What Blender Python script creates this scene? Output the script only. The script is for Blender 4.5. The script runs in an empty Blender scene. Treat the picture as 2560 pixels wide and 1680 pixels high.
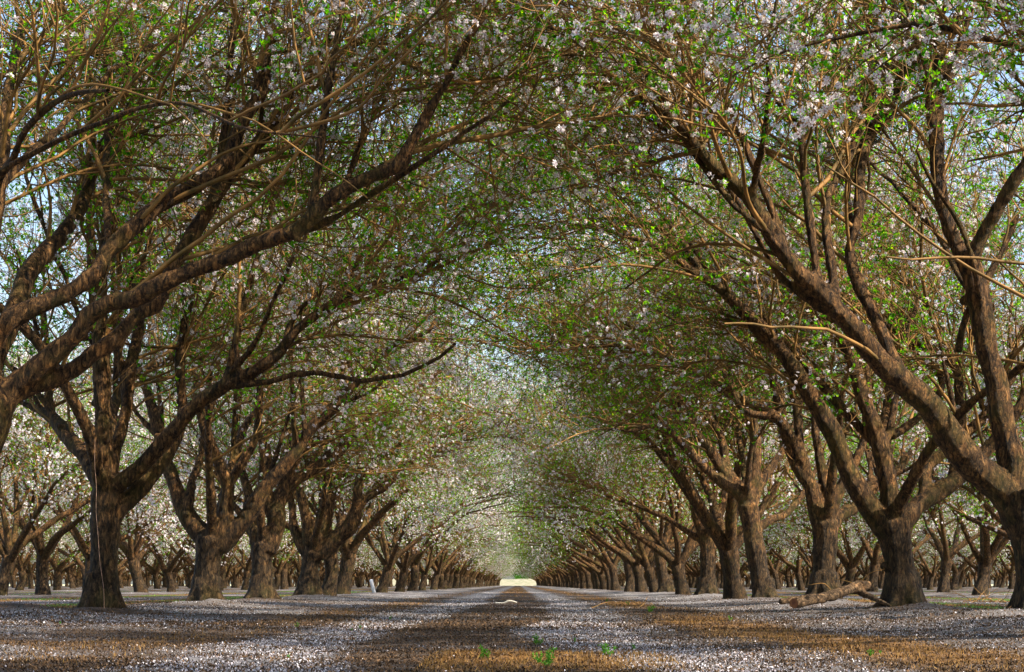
import bpy, math, random
import numpy as np
from mathutils import Vector, Matrix

# ------------------------------------------------------------------ camera, sky, sun
scene = bpy.context.scene
C = scene.collection
FS = 4978.0            # focal length in pixels of the 2560 px wide frame
VX, HY = 1296.0, 1461.0
CAMZ = 0.28
cam_d = bpy.data.cameras.new("camera")
cam = bpy.data.objects.new("camera", cam_d)
C.objects.link(cam)
cam.location = (0, 0, CAMZ)
cam.rotation_euler = (math.radians(90), 0, 0)
cam_d.sensor_width = 36
cam_d.lens = FS / 2560 * 36
cam_d.shift_x = -(VX - 1280) / 2560
cam_d.shift_y = (HY - 840) / 2560
cam_d.clip_start = 0.1
cam_d.clip_end = 6000
scene.camera = cam

SUN_EL = math.radians(43)
SUN_AZ = math.radians(112)      # clockwise from +Y
w = bpy.data.worlds.new("World")
scene.world = w
w.use_nodes = True
nt = w.node_tree
sky = nt.nodes.new("ShaderNodeTexSky")
sky.sky_type = 'NISHITA'
sky.sun_disc = False
sky.sun_elevation = SUN_EL
sky.sun_rotation = SUN_AZ
sky.air_density = 1.0
sky.dust_density = 2.0
sky.ozone_density = 1.2
nt.links.new(sky.outputs[0], nt.nodes['Background'].inputs[0])
nt.nodes['Background'].inputs[1].default_value = 0.14

sd = bpy.data.lights.new("sun", 'SUN')
sd.energy = 5.0
sd.angle = math.radians(0.5)
sd.color = (1.0, 0.89, 0.72)
sun = bpy.data.objects.new("sun", sd)
C.objects.link(sun)
dirn = Vector((math.sin(SUN_AZ) * math.cos(SUN_EL), math.cos(SUN_AZ) * math.cos(SUN_EL), math.sin(SUN_EL)))
sun.rotation_euler = dirn.to_track_quat('Z', 'Y').to_euler()
sun.location = dirn * 50

vs = scene.view_settings
vs.view_transform = 'Standard'
vs.look = 'None'
vs.gamma = 1
vs.use_curve_mapping = False
vs.exposure = 1.12
cy = scene.cycles
cy.max_bounces = 7
cy.diffuse_bounces = 4
cy.glossy_bounces = 2
cy.transmission_bounces = 5
cy.transparent_max_bounces = 4
cy.sample_clamp_indirect = 6

# ------------------------------------------------------------------ helpers
def at(px, py, Z):
    """photo pixel (2560 wide) at distance Z -> world point"""
    return np.array([(px - VX) / FS * Z, Z, CAMZ + (HY - py) / FS * Z])

def nrm(v):
    return v / np.maximum(np.linalg.norm(v, axis=-1, keepdims=True), 1e-9)

def vn(x, y, seed=0):
    """2-D value noise, 0..1"""
    x = np.asarray(x, float); y = np.asarray(y, float)
    xi = np.floor(x).astype(np.int64); yi = np.floor(y).astype(np.int64)
    fx = x - xi; fy = y - yi
    fx = fx * fx * (3 - 2 * fx); fy = fy * fy * (3 - 2 * fy)
    def h(a, b):
        n = (a * 374761393 + b * 668265263 + seed * 1442695041) & 0xffffffff
        n = ((n ^ (n >> 13)) * 1274126177) & 0xffffffff
        return ((n ^ (n >> 16)) & 0xffff) / 65535.0
    return (h(xi, yi) * (1 - fx) + h(xi + 1, yi) * fx) * (1 - fy) + (h(xi, yi + 1) * (1 - fx) + h(xi + 1, yi + 1) * fx) * fy

def fbm(x, y, seed=0, o=3):
    s = 0; a = 0.5; t = 0
    for i in range(o):
        s = s + a * vn(x * 2 ** i, y * 2 ** i, seed + i * 17); t += a; a *= 0.5
    return s / t

def mesh(name, V, F, mats, smooth=False, mi=None, attrs=None):
    """F : list of (n,k) index arrays"""
    me = bpy.data.meshes.new(name)
    V = np.ascontiguousarray(V, dtype=np.float32)
    F = [f for f in F if len(f)]
    me.vertices.add(len(V))
    me.vertices.foreach_set('co', V.ravel())
    loops = np.concatenate([f.ravel() for f in F]).astype(np.int32)
    sizes = np.concatenate([np.full(len(f), f.shape[1], np.int32) for f in F])
    starts = np.concatenate([[0], np.cumsum(sizes)[:-1]]).astype(np.int32)
    me.loops.add(len(loops))
    me.loops.foreach_set('vertex_index', loops)
    me.polygons.add(len(sizes))
    me.polygons.foreach_set('loop_start', starts)
    me.polygons.foreach_set('loop_total', sizes)
    if smooth:
        me.polygons.foreach_set('use_smooth', np.ones(len(sizes), dtype=bool))
    if mi is not None:
        me.polygons.foreach_set('material_index', np.asarray(mi, np.int32))
    for m in (mats if isinstance(mats, (list, tuple)) else [mats]):
        me.materials.append(m)
    me.update(calc_edges=True)
    if attrs:
        for k, v in attrs.items():
            a = me.attributes.new(k, 'FLOAT', 'POINT')
            a.data.foreach_set('value', np.asarray(v, np.float32))
    return me

def obj(name, me, parent=None):
    o = bpy.data.objects.new(name, me)
    C.objects.link(o)
    o.parent = parent
    return o

def tag(o, label=None, cat=None, group=None, kind=None):
    if label: o['label'] = label
    if cat: o['category'] = cat
    if group: o['group'] = group
    if kind: o['kind'] = kind
    return o

class Geo:
    def __init__(s): s.V = []; s.F = []; s.M = []; s.n = 0
    def add(s, V, F, m=0):
        s.V.append(V.reshape(-1, 3)); s.F.append(F + s.n); s.M.append(np.full(len(F), m)); s.n += len(s.V[-1])
    def build(s, name, mats, smooth=False):
        return mesh(name, np.concatenate(s.V), s.F, mats, smooth, np.concatenate(s.M))

def tubes(P, R, sides, cap=False):
    """P (N,K,3) R (N,K) -> verts, quads"""
    N, K, _ = P.shape
    T = np.empty_like(P)
    T[:, 1:-1] = P[:, 2:] - P[:, :-2]; T[:, 0] = P[:, 1] - P[:, 0]; T[:, -1] = P[:, -1] - P[:, -2]
    T = nrm(T)
    mean = nrm(P[:, -1] - P[:, 0])
    ref = np.where(np.abs(mean[:, 2:3]) < 0.75, np.array([[0, 0, 1.0]]), np.array([[1.0, 0.02, 0]]))
    a = nrm(np.cross(T, ref[:, None, :])); b = np.cross(T, a)
    th = np.arange(sides) * 2 * math.pi / sides
    V = P[:, :, None, :] + R[:, :, None, None] * (a[:, :, None, :] * np.cos(th)[None, None, :, None] + b[:, :, None, :] * np.sin(th)[None, None, :, None])
    idx = np.arange(N * K * sides).reshape(N, K, sides)
    i0 = idx[:, :-1]; i1 = idx[:, 1:]
    F = np.stack([i0, np.roll(i0, -1, 2), np.roll(i1, -1, 2), i1], -1).reshape(-1, 4)
    return V.reshape(-1, 3), F

def resample(pts, rad, step):
    """Catmull-Rom through pts, resampled"""
    pts = np.asarray(pts, float); rad = np.asarray(rad, float)
    P = np.vstack([2 * pts[0] - pts[1], pts, 2 * pts[-1] - pts[-2]])
    out = []; ro = []
    for i in range(len(pts) - 1):
        p0, p1, p2, p3 = P[i:i + 4]
        n = max(2, int(np.linalg.norm(p2 - p1) / step))
        t = np.linspace(0, 1, n, endpoint=False)[:, None]
        out.append(0.5 * ((2 * p1) + (-p0 + p2) * t + (2 * p0 - 5 * p1 + 4 * p2 - p3) * t ** 2 + (-p0 + 3 * p1 - 3 * p2 + p3) * t ** 3))
        ro.append(rad[i] + (rad[i + 1] - rad[i]) * t[:, 0])
    out.append(pts[-1:]); ro.append(rad[-1:])
    return np.vstack(out), np.concatenate(ro)

def even(pts, rad, K):
    d = np.concatenate([[0], np.cumsum(np.linalg.norm(np.diff(pts, axis=0), axis=1))])
    t = np.linspace(0, d[-1], K)
    return np.stack([np.interp(t, d, pts[:, i]) for i in range(3)], -1), np.interp(t, d, rad), d[-1]

# ------------------------------------------------------------------ materials
def mat(name):
    m = bpy.data.materials.new(name); m.use_nodes = True
    t = m.node_tree
    b = t.nodes['Principled BSDF']
    b.inputs['Specular IOR Level'].default_value = 0.25
    return m, t, b, t.links.new

def node(t, k, **kw):
    n = t.nodes.new(k)
    for a, v in kw.items():
        if a.startswith('i_'): n.inputs[a[2:].replace('_', ' ')].default_value = v
        else: setattr(n, a, v)
    return n

def ramp(t, stops):
    r = t.nodes.new('ShaderNodeValToRGB')
    e = r.color_ramp.elements
    while len(e) < len(stops): e.new(0.5)
    for x, (p, c) in zip(e, stops):
        x.position = p; x.color = (*c, 1) if len(c) == 3 else c
    return r

def mixc(t, L, fac, a, b, mode='MIX'):
    m = t.nodes.new('ShaderNodeMix'); m.data_type = 'RGBA'; m.blend_type = mode
    if isinstance(fac, (int, float)): m.inputs[0].default_value = fac
    else: L(fac, m.inputs[0])
    for s, v in ((6, a), (7, b)):
        if isinstance(v, tuple): m.inputs[s].default_value = (*v, 1)
        else: L(v, m.inputs[s])
    return m.outputs[2]

def bark(name, dark, light, moss, mossamt, bump, stretch=0.3):
    m, t, b, L = mat(name)
    tc = node(t, 'ShaderNodeTexCoord')
    mp = node(t, 'ShaderNodeMapping'); mp.inputs['Scale'].default_value = (1, 1, stretch)
    L(tc.outputs['Object'], mp.inputs[0])
    n1 = node(t, 'ShaderNodeTexNoise', i_Scale=30.0, i_Detail=6.0, i_Roughness=0.72, i_Distortion=0.9); L(mp.outputs[0], n1.inputs[0])
    n2 = node(t, 'ShaderNodeTexNoise', i_Scale=7.0, i_Detail=4.0, i_Roughness=0.6); L(tc.outputs['Object'], n2.inputs[0])
    n3 = node(t, 'ShaderNodeTexNoise', i_Scale=2.2, i_Detail=5.0, i_Roughness=0.7); L(tc.outputs['Object'], n3.inputs[0])
    v = node(t, 'ShaderNodeTexVoronoi', feature='DISTANCE_TO_EDGE', i_Scale=24.0)
    wmix = mixc(t, L, 0.12, mp.outputs[0], n1.outputs['Color']); L(wmix, v.inputs[0])
    r1 = ramp(t, [(0.38, dark), (0.5, tuple((a + c) / 2.6 for a, c in zip(dark, light))), (0.66, light)]); L(n1.outputs[0], r1.inputs[0])
    r2 = ramp(t, [(0.32, (0.6, 0.56, 0.52)), (0.5, (1, 1, 1)), (0.7, (1.35, 1.15, 0.92))]); L(n2.outputs[0], r2.inputs[0])
    c = mixc(t, L, 1.0, r1.outputs[0], r2.outputs[0], 'MULTIPLY')
    rc = ramp(t, [(0.0, (0.2, 0.2, 0.2)), (0.12, (1, 1, 1))]); L(v.outputs[0], rc.inputs[0])
    c = mixc(t, L, 0.8, c, rc.outputs[0], 'MULTIPLY')
    rm = ramp(t, [(0.5, (0, 0, 0)), (0.66, (1, 1, 1))]); L(n3.outputs[0], rm.inputs[0])
    mm = node(t, 'ShaderNodeMath', operation='MULTIPLY'); L(rm.outputs[0], mm.inputs[0]); mm.inputs[1].default_value = mossamt
    c = mixc(t, L, mm.outputs[0], c, moss)
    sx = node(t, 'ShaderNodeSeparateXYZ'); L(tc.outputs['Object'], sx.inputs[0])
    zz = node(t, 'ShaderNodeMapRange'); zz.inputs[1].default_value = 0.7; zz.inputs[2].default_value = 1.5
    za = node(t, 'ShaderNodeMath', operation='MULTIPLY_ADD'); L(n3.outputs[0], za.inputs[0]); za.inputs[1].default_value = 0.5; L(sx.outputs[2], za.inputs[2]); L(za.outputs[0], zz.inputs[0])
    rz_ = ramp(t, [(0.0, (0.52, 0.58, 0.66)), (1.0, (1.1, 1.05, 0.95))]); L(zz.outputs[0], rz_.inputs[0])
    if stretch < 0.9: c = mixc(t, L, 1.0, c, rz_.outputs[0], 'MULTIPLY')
    L(c, b.inputs['Base Color'])
    b.inputs['Roughness'].default_value = 0.75
    ms = node(t, 'ShaderNodeMath', operation='MULTIPLY'); L(rc.outputs[0], ms.inputs[0]); L(n1.outputs[0], ms.inputs[1])
    bp = node(t, 'ShaderNodeBump'); bp.inputs['Strength'].default_value = bump; bp.inputs['Distance'].default_value = 0.035
    L(ms.outputs[0], bp.inputs['Height']); L(bp.outputs[0], b.inputs['Normal'])
    return m

M_BARK = bark('bark_old', (0.007, 0.0035, 0.0016), (0.31, 0.168, 0.066), (0.09, 0.08, 0.012), 0.55, 1.0)  # near-black low end puts extra shadow contrast into the bark colour
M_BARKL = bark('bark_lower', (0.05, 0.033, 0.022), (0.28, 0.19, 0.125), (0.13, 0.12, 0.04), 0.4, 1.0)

def simple(name, col, rough=0.7, var=None, scale=30, vary=0.0):
    m, t, b, L = mat(name)
    tc = node(t, 'ShaderNodeTexCoord')
    n = node(t, 'ShaderNodeTexNoise', i_Scale=float(scale), i_Detail=3.0); L(tc.outputs['Object'], n.inputs[0])
    if var is None: var = tuple(x * 0.5 for x in col)
    r = ramp(t, [(0.35, var), (0.65, col)]); L(n.outputs[0], r.inputs[0])
    L(r.outputs[0], b.inputs['Base Color']); b.inputs['Roughness'].default_value = rough
    return m

M_TWIG = simple('twig_bark', (0.30, 0.155, 0.045), 0.7, (0.07, 0.047, 0.011), 6)

def leafmat(name, cols, trans, rough=0.5, tint=(1.2, 1.35, 0.5), shift=None):
    m, t, b, L = mat(name)
    g = node(t, 'ShaderNodeNewGeometry')
    r = ramp(t, [(i / (len(cols) - 1), c) for i, c in enumerate(cols)])
    L(g.outputs['Random Per Island'], r.inputs[0])
    L(r.outputs[0], b.inputs['Base Color']); b.inputs['Roughness'].default_value = rough
    tr = node(t, 'ShaderNodeBsdfTranslucent')
    c2 = mixc(t, L, 1.0, r.outputs[0], tint, 'MULTIPLY'); L(c2, tr.inputs[0])
    mx = node(t, 'ShaderNodeMixShader'); mx.inputs[0].default_value = trans
    L(b.outputs[0], mx.inputs[1]); L(tr.outputs[0], mx.inputs[2])
    L(mx.outputs[0], t.nodes['Material Output'].inputs[0])
    return m

M_LEAF = leafmat('young_leaf', [(0.02, 0.14, 0.003), (0.07, 0.27, 0.004), (0.17, 0.37, 0.006), (0.34, 0.43, 0.010)], 0.62, 0.5, (1.5, 1.7, 0.35))
M_PETAL = leafmat('blossom_petal', [(0.74, 0.64, 0.68), (0.84, 0.80, 0.83), (0.88, 0.86, 0.87)], 0.45, 0.6, (1.05, 1.0, 1.0))
M_HEART = simple('blossom_heart', (0.45, 0.10, 0.16), 0.6)
M_GPETAL = leafmat('fallen_petal', [(0.36, 0.28, 0.28), (0.60, 0.57, 0.63), (0.80, 0.78, 0.83)], 0.15, 0.6, (1, 1, 1))
M_LITTER = leafmat('leaf_litter', [(0.03, 0.019, 0.012), (0.07, 0.04, 0.02), (0.15, 0.085, 0.04), (0.05, 0.038, 0.028)], 0.0, 0.8, (1, 1, 1))
M_STRAW = leafmat('dry_grass', [(0.07, 0.038, 0.013), (0.19, 0.098, 0.026), (0.32, 0.175, 0.05), (0.42, 0.26, 0.085)], 0.25, 0.7, (1, 1, 1))
M_GREEN = leafmat('weed_leaf', [(0.06, 0.20, 0.015), (0.12, 0.32, 0.03)], 0.4)

# ------------------------------------------------------------------ ground
ROW = 3.66
ALLEY = 7.32
def lane(x):
    return np.abs((x + ROW) % ALLEY - ROW), np.round(x / ALLEY)

def ghgt(x, y):
    a, k = lane(x)
    z = 0.05 * np.exp(-((a - ROW) / 0.9) ** 2)
    z = z + 0.05 * (fbm(x * 0.9, y * 0.9, 3) - 0.5) * np.clip((a - 0.9), 0.25, 1.4)
    z = z + 0.018 * (fbm(x * 5, y * 5, 7, 2) - 0.5)
    z = z - 0.012 * np.exp(-((x - 0.65) / 0.25) ** 2) - 0.012 * np.exp(-((x + 0.9) / 0.28) ** 2)
    for bx, by in ((-3.66, 12.6), (-3.66, 17.4), (-3.62, 23.4), (-3.66, 28.7), (-3.66, 34.9), (3.8, 14.7), (3.68, 19.0), (3.67, 23.9), (3.7, 29.9), (3.66, 38.5), (3.66, 49.5)):
        d2 = (x - bx) ** 2 + (y - by) ** 2
        z = z + 0.055 * np.exp(-d2 / 0.20) * (1 + 0.6 * (vn(x * 7, y * 7, 5) - 0.5))
    z = z + (0.09 + 0.05 * (vn(x * 6, y * 6, 8) - .5)) * np.exp(-((x + 4.3) ** 2 / 0.25 + (y - 16.6) ** 2 / 0.25))
    far = np.clip((y - 385) / 10, 0, 1)
    return z * (1 - far)

def masks(x, y):
    """petal cover, straw cover, green cover (0..1)"""
    a, k = lane(x)
    wob = (fbm(x * 0.35, y * 0.16, 11) - 0.5) * np.clip(22 / np.maximum(y, 1), 0.3, 1)
    xx = x + wob * 0.9
    main = (k == 0)
    n = fbm(x * 1.3, y * 0.9, 23)
    n2 = fbm(x * 0.6, y * 0.35, 29)
    tr = np.exp(-((xx - 0.66) / 0.33) ** 4) + np.exp(-((xx + 0.92) / 0.38) ** 4)
    mid = np.exp(-((xx + 0.12) / 0.62) ** 6)
    st = (np.exp(-((xx - 1.55) / 0.36) ** 4) + 0.55 * np.exp(-((xx + 1.7) / 0.34) ** 4)) * np.clip(0.35 + 1.1 * fbm(x * 3.1, y * 1.6, 61), 0, 1)
    petal = 0.46 + 0.75 * (n - 0.5) + 0.35 * (n2 - .5)
    petal = np.where(main, np.maximum(petal * (1 - 0.6 * st) * (1 - 0.45 * mid), tr * (0.98 + 0.5 * (n - .5))), petal)
    petal = petal + 0.18 * np.exp(-((a - 2.7) / 0.7) ** 2) * main * np.clip((y - 12) / 20, 0.1, 1.6)
    straw = np.where(main, st * np.clip(0.15 + 1.9 * (n2 - 0.3), 0, 1) + mid * np.clip((n2 - 0.45) * 5, 0, 0.9) * (y < 240) * np.clip((y - 38) / 20, 0, 1), 0)
    edge = np.exp(-((a - 1.5) / 0.6) ** 4)
    straw = np.where(~main, edge * np.clip((n2 - 0.3) * 3, 0, 1), straw)
    straw = np.maximum(straw, (main & (y < 8.4) & (x > -0.35) & (x < 0.6)) * np.clip((n2 - 0.3) * 5, 0, .9) * (y > 2))
    green = np.where(~main, edge * np.clip((0.62 - n2) * 4, 0, 1), 0)
    petal = np.where(~main, petal * (1 - 0.7 * edge) + 0.04, petal)
    petal = petal * (1 - 0.85 * np.exp(-((x + 4.3) ** 2 / 0.25 + (y - 16.6) ** 2 / 0.25)))
    petal = petal * np.where(main, np.clip(1.15 - np.clip((np.abs(x) - 1.9) * 0.2, 0, 0.4) * (y < 11), 0, 1), 1)
    return np.clip(petal, 0, 1), np.clip(straw, 0, 1), np.clip(green, 0, 1)

def build_ground():
    xs = np.unique(np.concatenate([np.arange(-8, 8.01, 0.09), np.arange(-45, 45, 0.6), -np.geomspace(45, 3500, 30), np.geomspace(45, 3500, 30)]))
    ys = np.unique(np.concatenate([-np.geomspace(1, 300, 12), np.arange(0, 5, 0.5), np.arange(5, 20, 0.09), np.arange(20, 60, 0.25), np.arange(60, 400, 1.5), np.geomspace(400, 5000, 30)]))
    X, Y = np.meshgrid(xs, ys)
    Z = ghgt(X, Y)
    V = np.stack([X, Y, Z], -1).reshape(-1, 3)
    ny, nx = X.shape
    idx = np.arange(ny * nx).reshape(ny, nx)
    F = np.stack([idx[:-1, :-1], idx[:-1, 1:], idx[1:, 1:], idx[1:, :-1]], -1).reshape(-1, 4)
    p, s, g = masks(V[:, 0], V[:, 1])
    field = np.clip((V[:, 1] - 388) / 4, 0, 1)
    m, t, b, L = mat('orchard_floor')
    def att(n):
        a = node(t, 'ShaderNodeAttribute'); a.attribute_name = n; return a.outputs['Fac']
    tc = node(t, 'ShaderNodeTexCoord')
    n1 = node(t, 'ShaderNodeTexNoise', i_Scale=9.0, i_Detail=6.0, i_Roughness=0.7); L(tc.outputs['Object'], n1.inputs[0])
    n2 = node(t, 'ShaderNodeTexNoise', i_Scale=70.0, i_Detail=3.0, i_Roughness=0.7); L(tc.outputs['Object'], n2.inputs[0])
    soil = ramp(t, [(0.3, (0.018, 0.012, 0.008)), (0.5, (0.05, 0.03, 0.017)), (0.7, (0.11, 0.065, 0.035))]); L(n1.outputs[0], soil.inputs[0])
    straw = ramp(t, [(0.3, (0.10, 0.045, 0.012)), (0.6, (0.22, 0.11, 0.03)), (0.8, (0.32, 0.18, 0.05))]); L(n2.outputs[0], straw.inputs[0])
    def thr(a, tex, width=0.12):
        # coverage a against noise tex
        s = node(t, 'ShaderNodeMath', operation='SUBTRACT'); L(a, s.inputs[0]); L(tex, s.inputs[1])
        q = node(t, 'ShaderNodeMath', operation='MULTIPLY_ADD', use_clamp=True); L(s.outputs[0], q.inputs[0]); q.inputs[1].default_value = 1 / width; q.inputs[2].default_value = 0.5
        return q.outputs[0]
    def stretch(tex):
        q = node(t, 'ShaderNodeMapRange'); L(tex, q.inputs[0]); q.inputs[1].default_value = 0.3; q.inputs[2].default_value = 0.7
        return q.outputs[0]
    c = mixc(t, L, thr(att('straw'), stretch(n1.outputs[0]), 0.3), soil.outputs[0], straw.outputs[0])
    c = mixc(t, L, thr(att('green'), stretch(n1.outputs[0]), 0.3), c, (0.07, 0.13, 0.015))
    c = mixc(t, L, thr(att('petal'), stretch(n2.outputs[0]), 0.15), c, (0.19, 0.18, 0.185))
    n3 = node(t, 'ShaderNodeTexNoise', i_Scale=0.05, i_Detail=4.0); L(tc.outputs['Object'], n3.inputs[0])
    fr = ramp(t, [(0.35, (0.50, 0.50, 0.30)), (0.65, (0.62, 0.55, 0.33))]); L(n3.outputs[0], fr.inputs[0])
    c = mixc(t, L, att('field'), c, fr.outputs[0])
    L(c, b.inputs['Base Color']); b.inputs['Roughness'].default_value = 0.9
    bp = node(t, 'ShaderNodeBump'); bp.inputs['Strength'].default_value = 0.8; bp.inputs['Distance'].default_value = 0.015
    L(n2.outputs[0], bp.inputs['Height']); L(bp.outputs[0], b.inputs['Normal'])
    o = obj('ground', mesh('ground', V, [F], m, True, None, dict(petal=p, straw=s, green=g, field=field)))
    tag(o, kind='structure')
build_ground()

rng = np.random.default_rng(5)
def scatter(n, y0, y1, margin=0.4, pw=1.0, xmax=None):
    """points on the ground inside the wedge the camera sees (with a margin), density ~ 1/y^pw"""
    u = rng.random(n)
    if pw == 1.0:                                   # wedge area grows with y, so this is uniform in log space squared
        y = y0 + (y1 - y0) * u
    else:
        y = y0 * (y1 / y0) ** u
    x = (rng.random(n) * 2 - 1) * (0.265 * y + margin)
    if xmax: x = np.clip(x, -xmax, xmax)
    return x, y

def bits(x, y, length, width, tilt, lift, curl=0.3):
    """small curled four-cornered flakes"""
    n = len(x)
    az = rng.random(n) * 2 * math.pi
    el = (rng.random(n) ** 1.3) * tilt
    d = np.stack([np.cos(az) * np.cos(el), np.sin(az) * np.cos(el), np.sin(el)], -1)
    up = np.stack([-np.cos(az) * np.sin(el), -np.sin(az) * np.sin(el), np.cos(el)], -1)
    s = np.cross(up, d)
    roll = rng.normal(0, 0.5, n)[:, None]
    s2 = s * np.cos(roll) + up * np.sin(roll); up2 = -s * np.sin(roll) + up * np.cos(roll)
    L_ = length[:, None]; W_ = width[:, None]
    p = np.stack([x, y, ghgt(x, y) + lift], -1)
    V = np.stack([p, p + d * L_ * 0.55 + s2 * W_ * 0.5 + up2 * L_ * curl * 0.4, p + d * L_ + up2 * L_ * curl * 0.2, p + d * L_ * 0.55 - s2 * W_ * 0.5 + up2 * L_ * curl * 0.4], 1)
    F = np.arange(n * 4).reshape(n, 4)
    return V.reshape(-1, 3), F

def ground_cover():
    # fallen petals
    Vs = []; Fs = []; k = 0
    for (n, y0, y1, sc) in ((190000, 5.2, 14, 0.72), (200000, 12, 34, 0.95), (110000, 30, 110, 1.5)):
        x, y = scatter(n, y0, y1, 0.4, 2.0)
        p, s, g = masks(x, y)
        if y0 >= 30: p = p * 0.8
        fine = vn(x * 14, y * 9, 91)
        keep = rng.random(n) < np.clip((p - 0.24) * 1.1, 0.03, 0.9) ** 1.25 * (0.1 + 1.1 * fine)
        x, y = x[keep], y[keep]; n = len(x)
        V, F = bits(x, y, rng.uniform(0.006, 0.0125, n) * sc * (1 + 0.7 * (rng.random(n) < 0.12)), rng.uniform(0.006, 0.011, n) * sc * (1 + 0.7 * (rng.random(n) < 0.12)), 1.0, 0.001)
        Vs.append(V); Fs.append(F + k); k += len(V)
    o = obj('fallen_petals', mesh('fallen_petals', np.concatenate(Vs), Fs, M_GPETAL))
    tag(o, 'white almond petals strewn over the orchard floor and the two wheel tracks', 'petals', kind='stuff')
    # dead leaves, hulls and crumbs
    Vs = []; Fs = []; k = 0
    for (n, y0, y1, sc) in ((150000, 5.2, 14, 0.62), (110000, 12, 40, 0.95)):
        x, y = scatter(n, y0, y1, 0.4, 2.0)
        keep = rng.random(n) < 0.35 + 0.7 * vn(x * 4, y * 3, 55)
        x, y = x[keep], y[keep]; n = len(x)
        V, F = bits(x, y, rng.uniform(0.008, 0.028, n) * sc, rng.uniform(0.005, 0.014, n) * sc, 1.1, 0.0, 0.5)
        Vs.append(V); Fs.append(F + k); k += len(V)
    o = obj('leaf_litter', mesh('leaf_litter', np.concatenate(Vs), Fs, M_LITTER))
    tag(o, 'dark crumbled leaves and hulls between the white petals', 'leaf litter', kind='stuff')
    # dry and green grass
    for name, mt, ch, lab, cnt in (('dry_grass', M_STRAW, 1, 'short orange dry grass along both sides of the wheel tracks', ((110000, 5.2, 16), (110000, 14, 60), (60000, 55, 160))),
                              ('green_grass', M_GREEN, 2, 'low green grass strip in the neighbouring alleys between tree rows', ((60000, 18, 90),))):
        Vs = []; Fs = []; k = 0
        for (n, y0, y1) in cnt:
            x, y = scatter(n, y0, y1, 0.4, 2.0)
            mk = masks(x, y)[ch]
            keep = rng.random(n) < mk
            x, y = x[keep], y[keep]; n = len(x)
            if n == 0: continue
            sc = np.clip(y / 14, 1, 4)
            h = rng.uniform(0.006, 0.026, n) * np.clip(sc, 1, 1.5); wd = rng.uniform(0.0014, 0.003, n) * sc
            az = rng.random(n) * 6.283; ln = rng.random(n) * 1.1
            d = np.stack([np.cos(az) * np.sin(ln), np.sin(az) * np.sin(ln), np.cos(ln)], -1)
            sd_ = np.stack([-np.sin(az), np.cos(az), az * 0], -1)
            face = np.stack([np.cos(rng.normal(0, .5, n)), np.sin(rng.normal(0, .5, n)), az * 0], -1)
            p = np.stack([x, y, ghgt(x, y) - 0.002], -1)
            V = np.stack([p - face * wd[:, None], p + face * wd[:, None], p + d * h[:, None]], 1).reshape(-1, 3)
            F = np.arange(n * 3).reshape(n, 3)
            Vs.append(V); Fs.append(F + k); k += len(V)
        o = obj(name, mesh(name, np.concatenate(Vs), Fs, mt))
        tag(o, lab, 'grass', kind='stuff')
ground_cover()

# ------------------------------------------------------------------ trees
def children(rng, P, R, W, n, t0, t1, angle, up, length, K, r0f, rmin, rmax, wig, upbend, face=None):
    """spawn n curves on parents P (N,K0,3); W parent weights (length)"""
    N, K0, _ = P.shape
    pi = rng.choice(N, n, p=W / W.sum())
    t = t0 + (t1 - t0) * rng.random(n) ** 0.85
    f = t * (K0 - 1); i = np.minimum(f.astype(int), K0 - 2); fr = (f - i)[:, None]
    pos = P[pi, i] * (1 - fr) + P[pi, i + 1] * fr
    pr = R[pi, i] * (1 - fr[:, 0]) + R[pi, i + 1] * fr[:, 0]
    T = nrm(P[pi, i + 1] - P[pi, i])
    q = rng.normal(size=(n, 3)); q = nrm(q - (q * T).sum(1, keepdims=True) * T)
    an = rng.normal(angle, 0.25, n)[:, None]
    D = nrm(T * np.cos(an) + q * np.sin(an) + np.array([0, 0, up]))
    if face is not None: D = nrm(D + face * rng.random((n, 1)))
    ln = rng.uniform(*length, n) * (1.15 - 0.5 * t)
    st = (ln / (K - 1))[:, None]
    out = np.empty((n, K, 3)); out[:, 0] = pos
    d = D
    for k in range(1, K):
        d = nrm(d + rng.normal(0, wig, (n, 3)) + np.array([0, 0, upbend]))
        out[:, k] = out[:, k - 1] + d * st
    r0 = np.clip(pr * r0f, rmin, rmax)
    rr = r0[:, None] * np.linspace(1, 0.4, K)[None]
    return out, rr, ln

def blooms(rng, P, D, size, mode):
    """P positions, D facing -> petals. near: five kites + heart; far: one bent quad"""
    n = len(P)
    a = nrm(np.cross(D, rng.normal(size=(n, 3)))); b = np.cross(D, a)
    if mode == 'far':
        s = size[:, None] * 0.5
        th = np.arange(4) * math.pi / 2
        V = np.stack([P + s * (a * math.cos(x) + b * math.sin(x)) + D * s * (0.35 if i % 2 else -0.1) for i, x in enumerate(th)], 1)
        return V.reshape(-1, 3), np.arange(n * 4).reshape(n, 4), None, None
    s = size[:, None] * 0.5
    V = []
    for k in range(5):
        th = k * 2 * math.pi / 5
        def pt(r, dt, lift): return P + s * r * (a * math.cos(th + dt) + b * math.sin(th + dt)) + D * s * lift
        V += [pt(0.08, 0, 0.0), pt(0.72, 0.5, 0.22), pt(1.0, 0, 0.34), pt(0.72, -0.5, 0.22)]
    V = np.stack(V, 1)
    F = np.arange(n * 20).reshape(n * 5, 4)
    H = np.stack([P + s * 0.22 * (a * math.cos(x) + b * math.sin(x)) + D * s * 0.12 for x in (0, 1.57, 3.14, 4.71)], 1)
    return V.reshape(-1, 3), F, H.reshape(-1, 3), np.arange(n * 4).reshape(n, 4)

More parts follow.
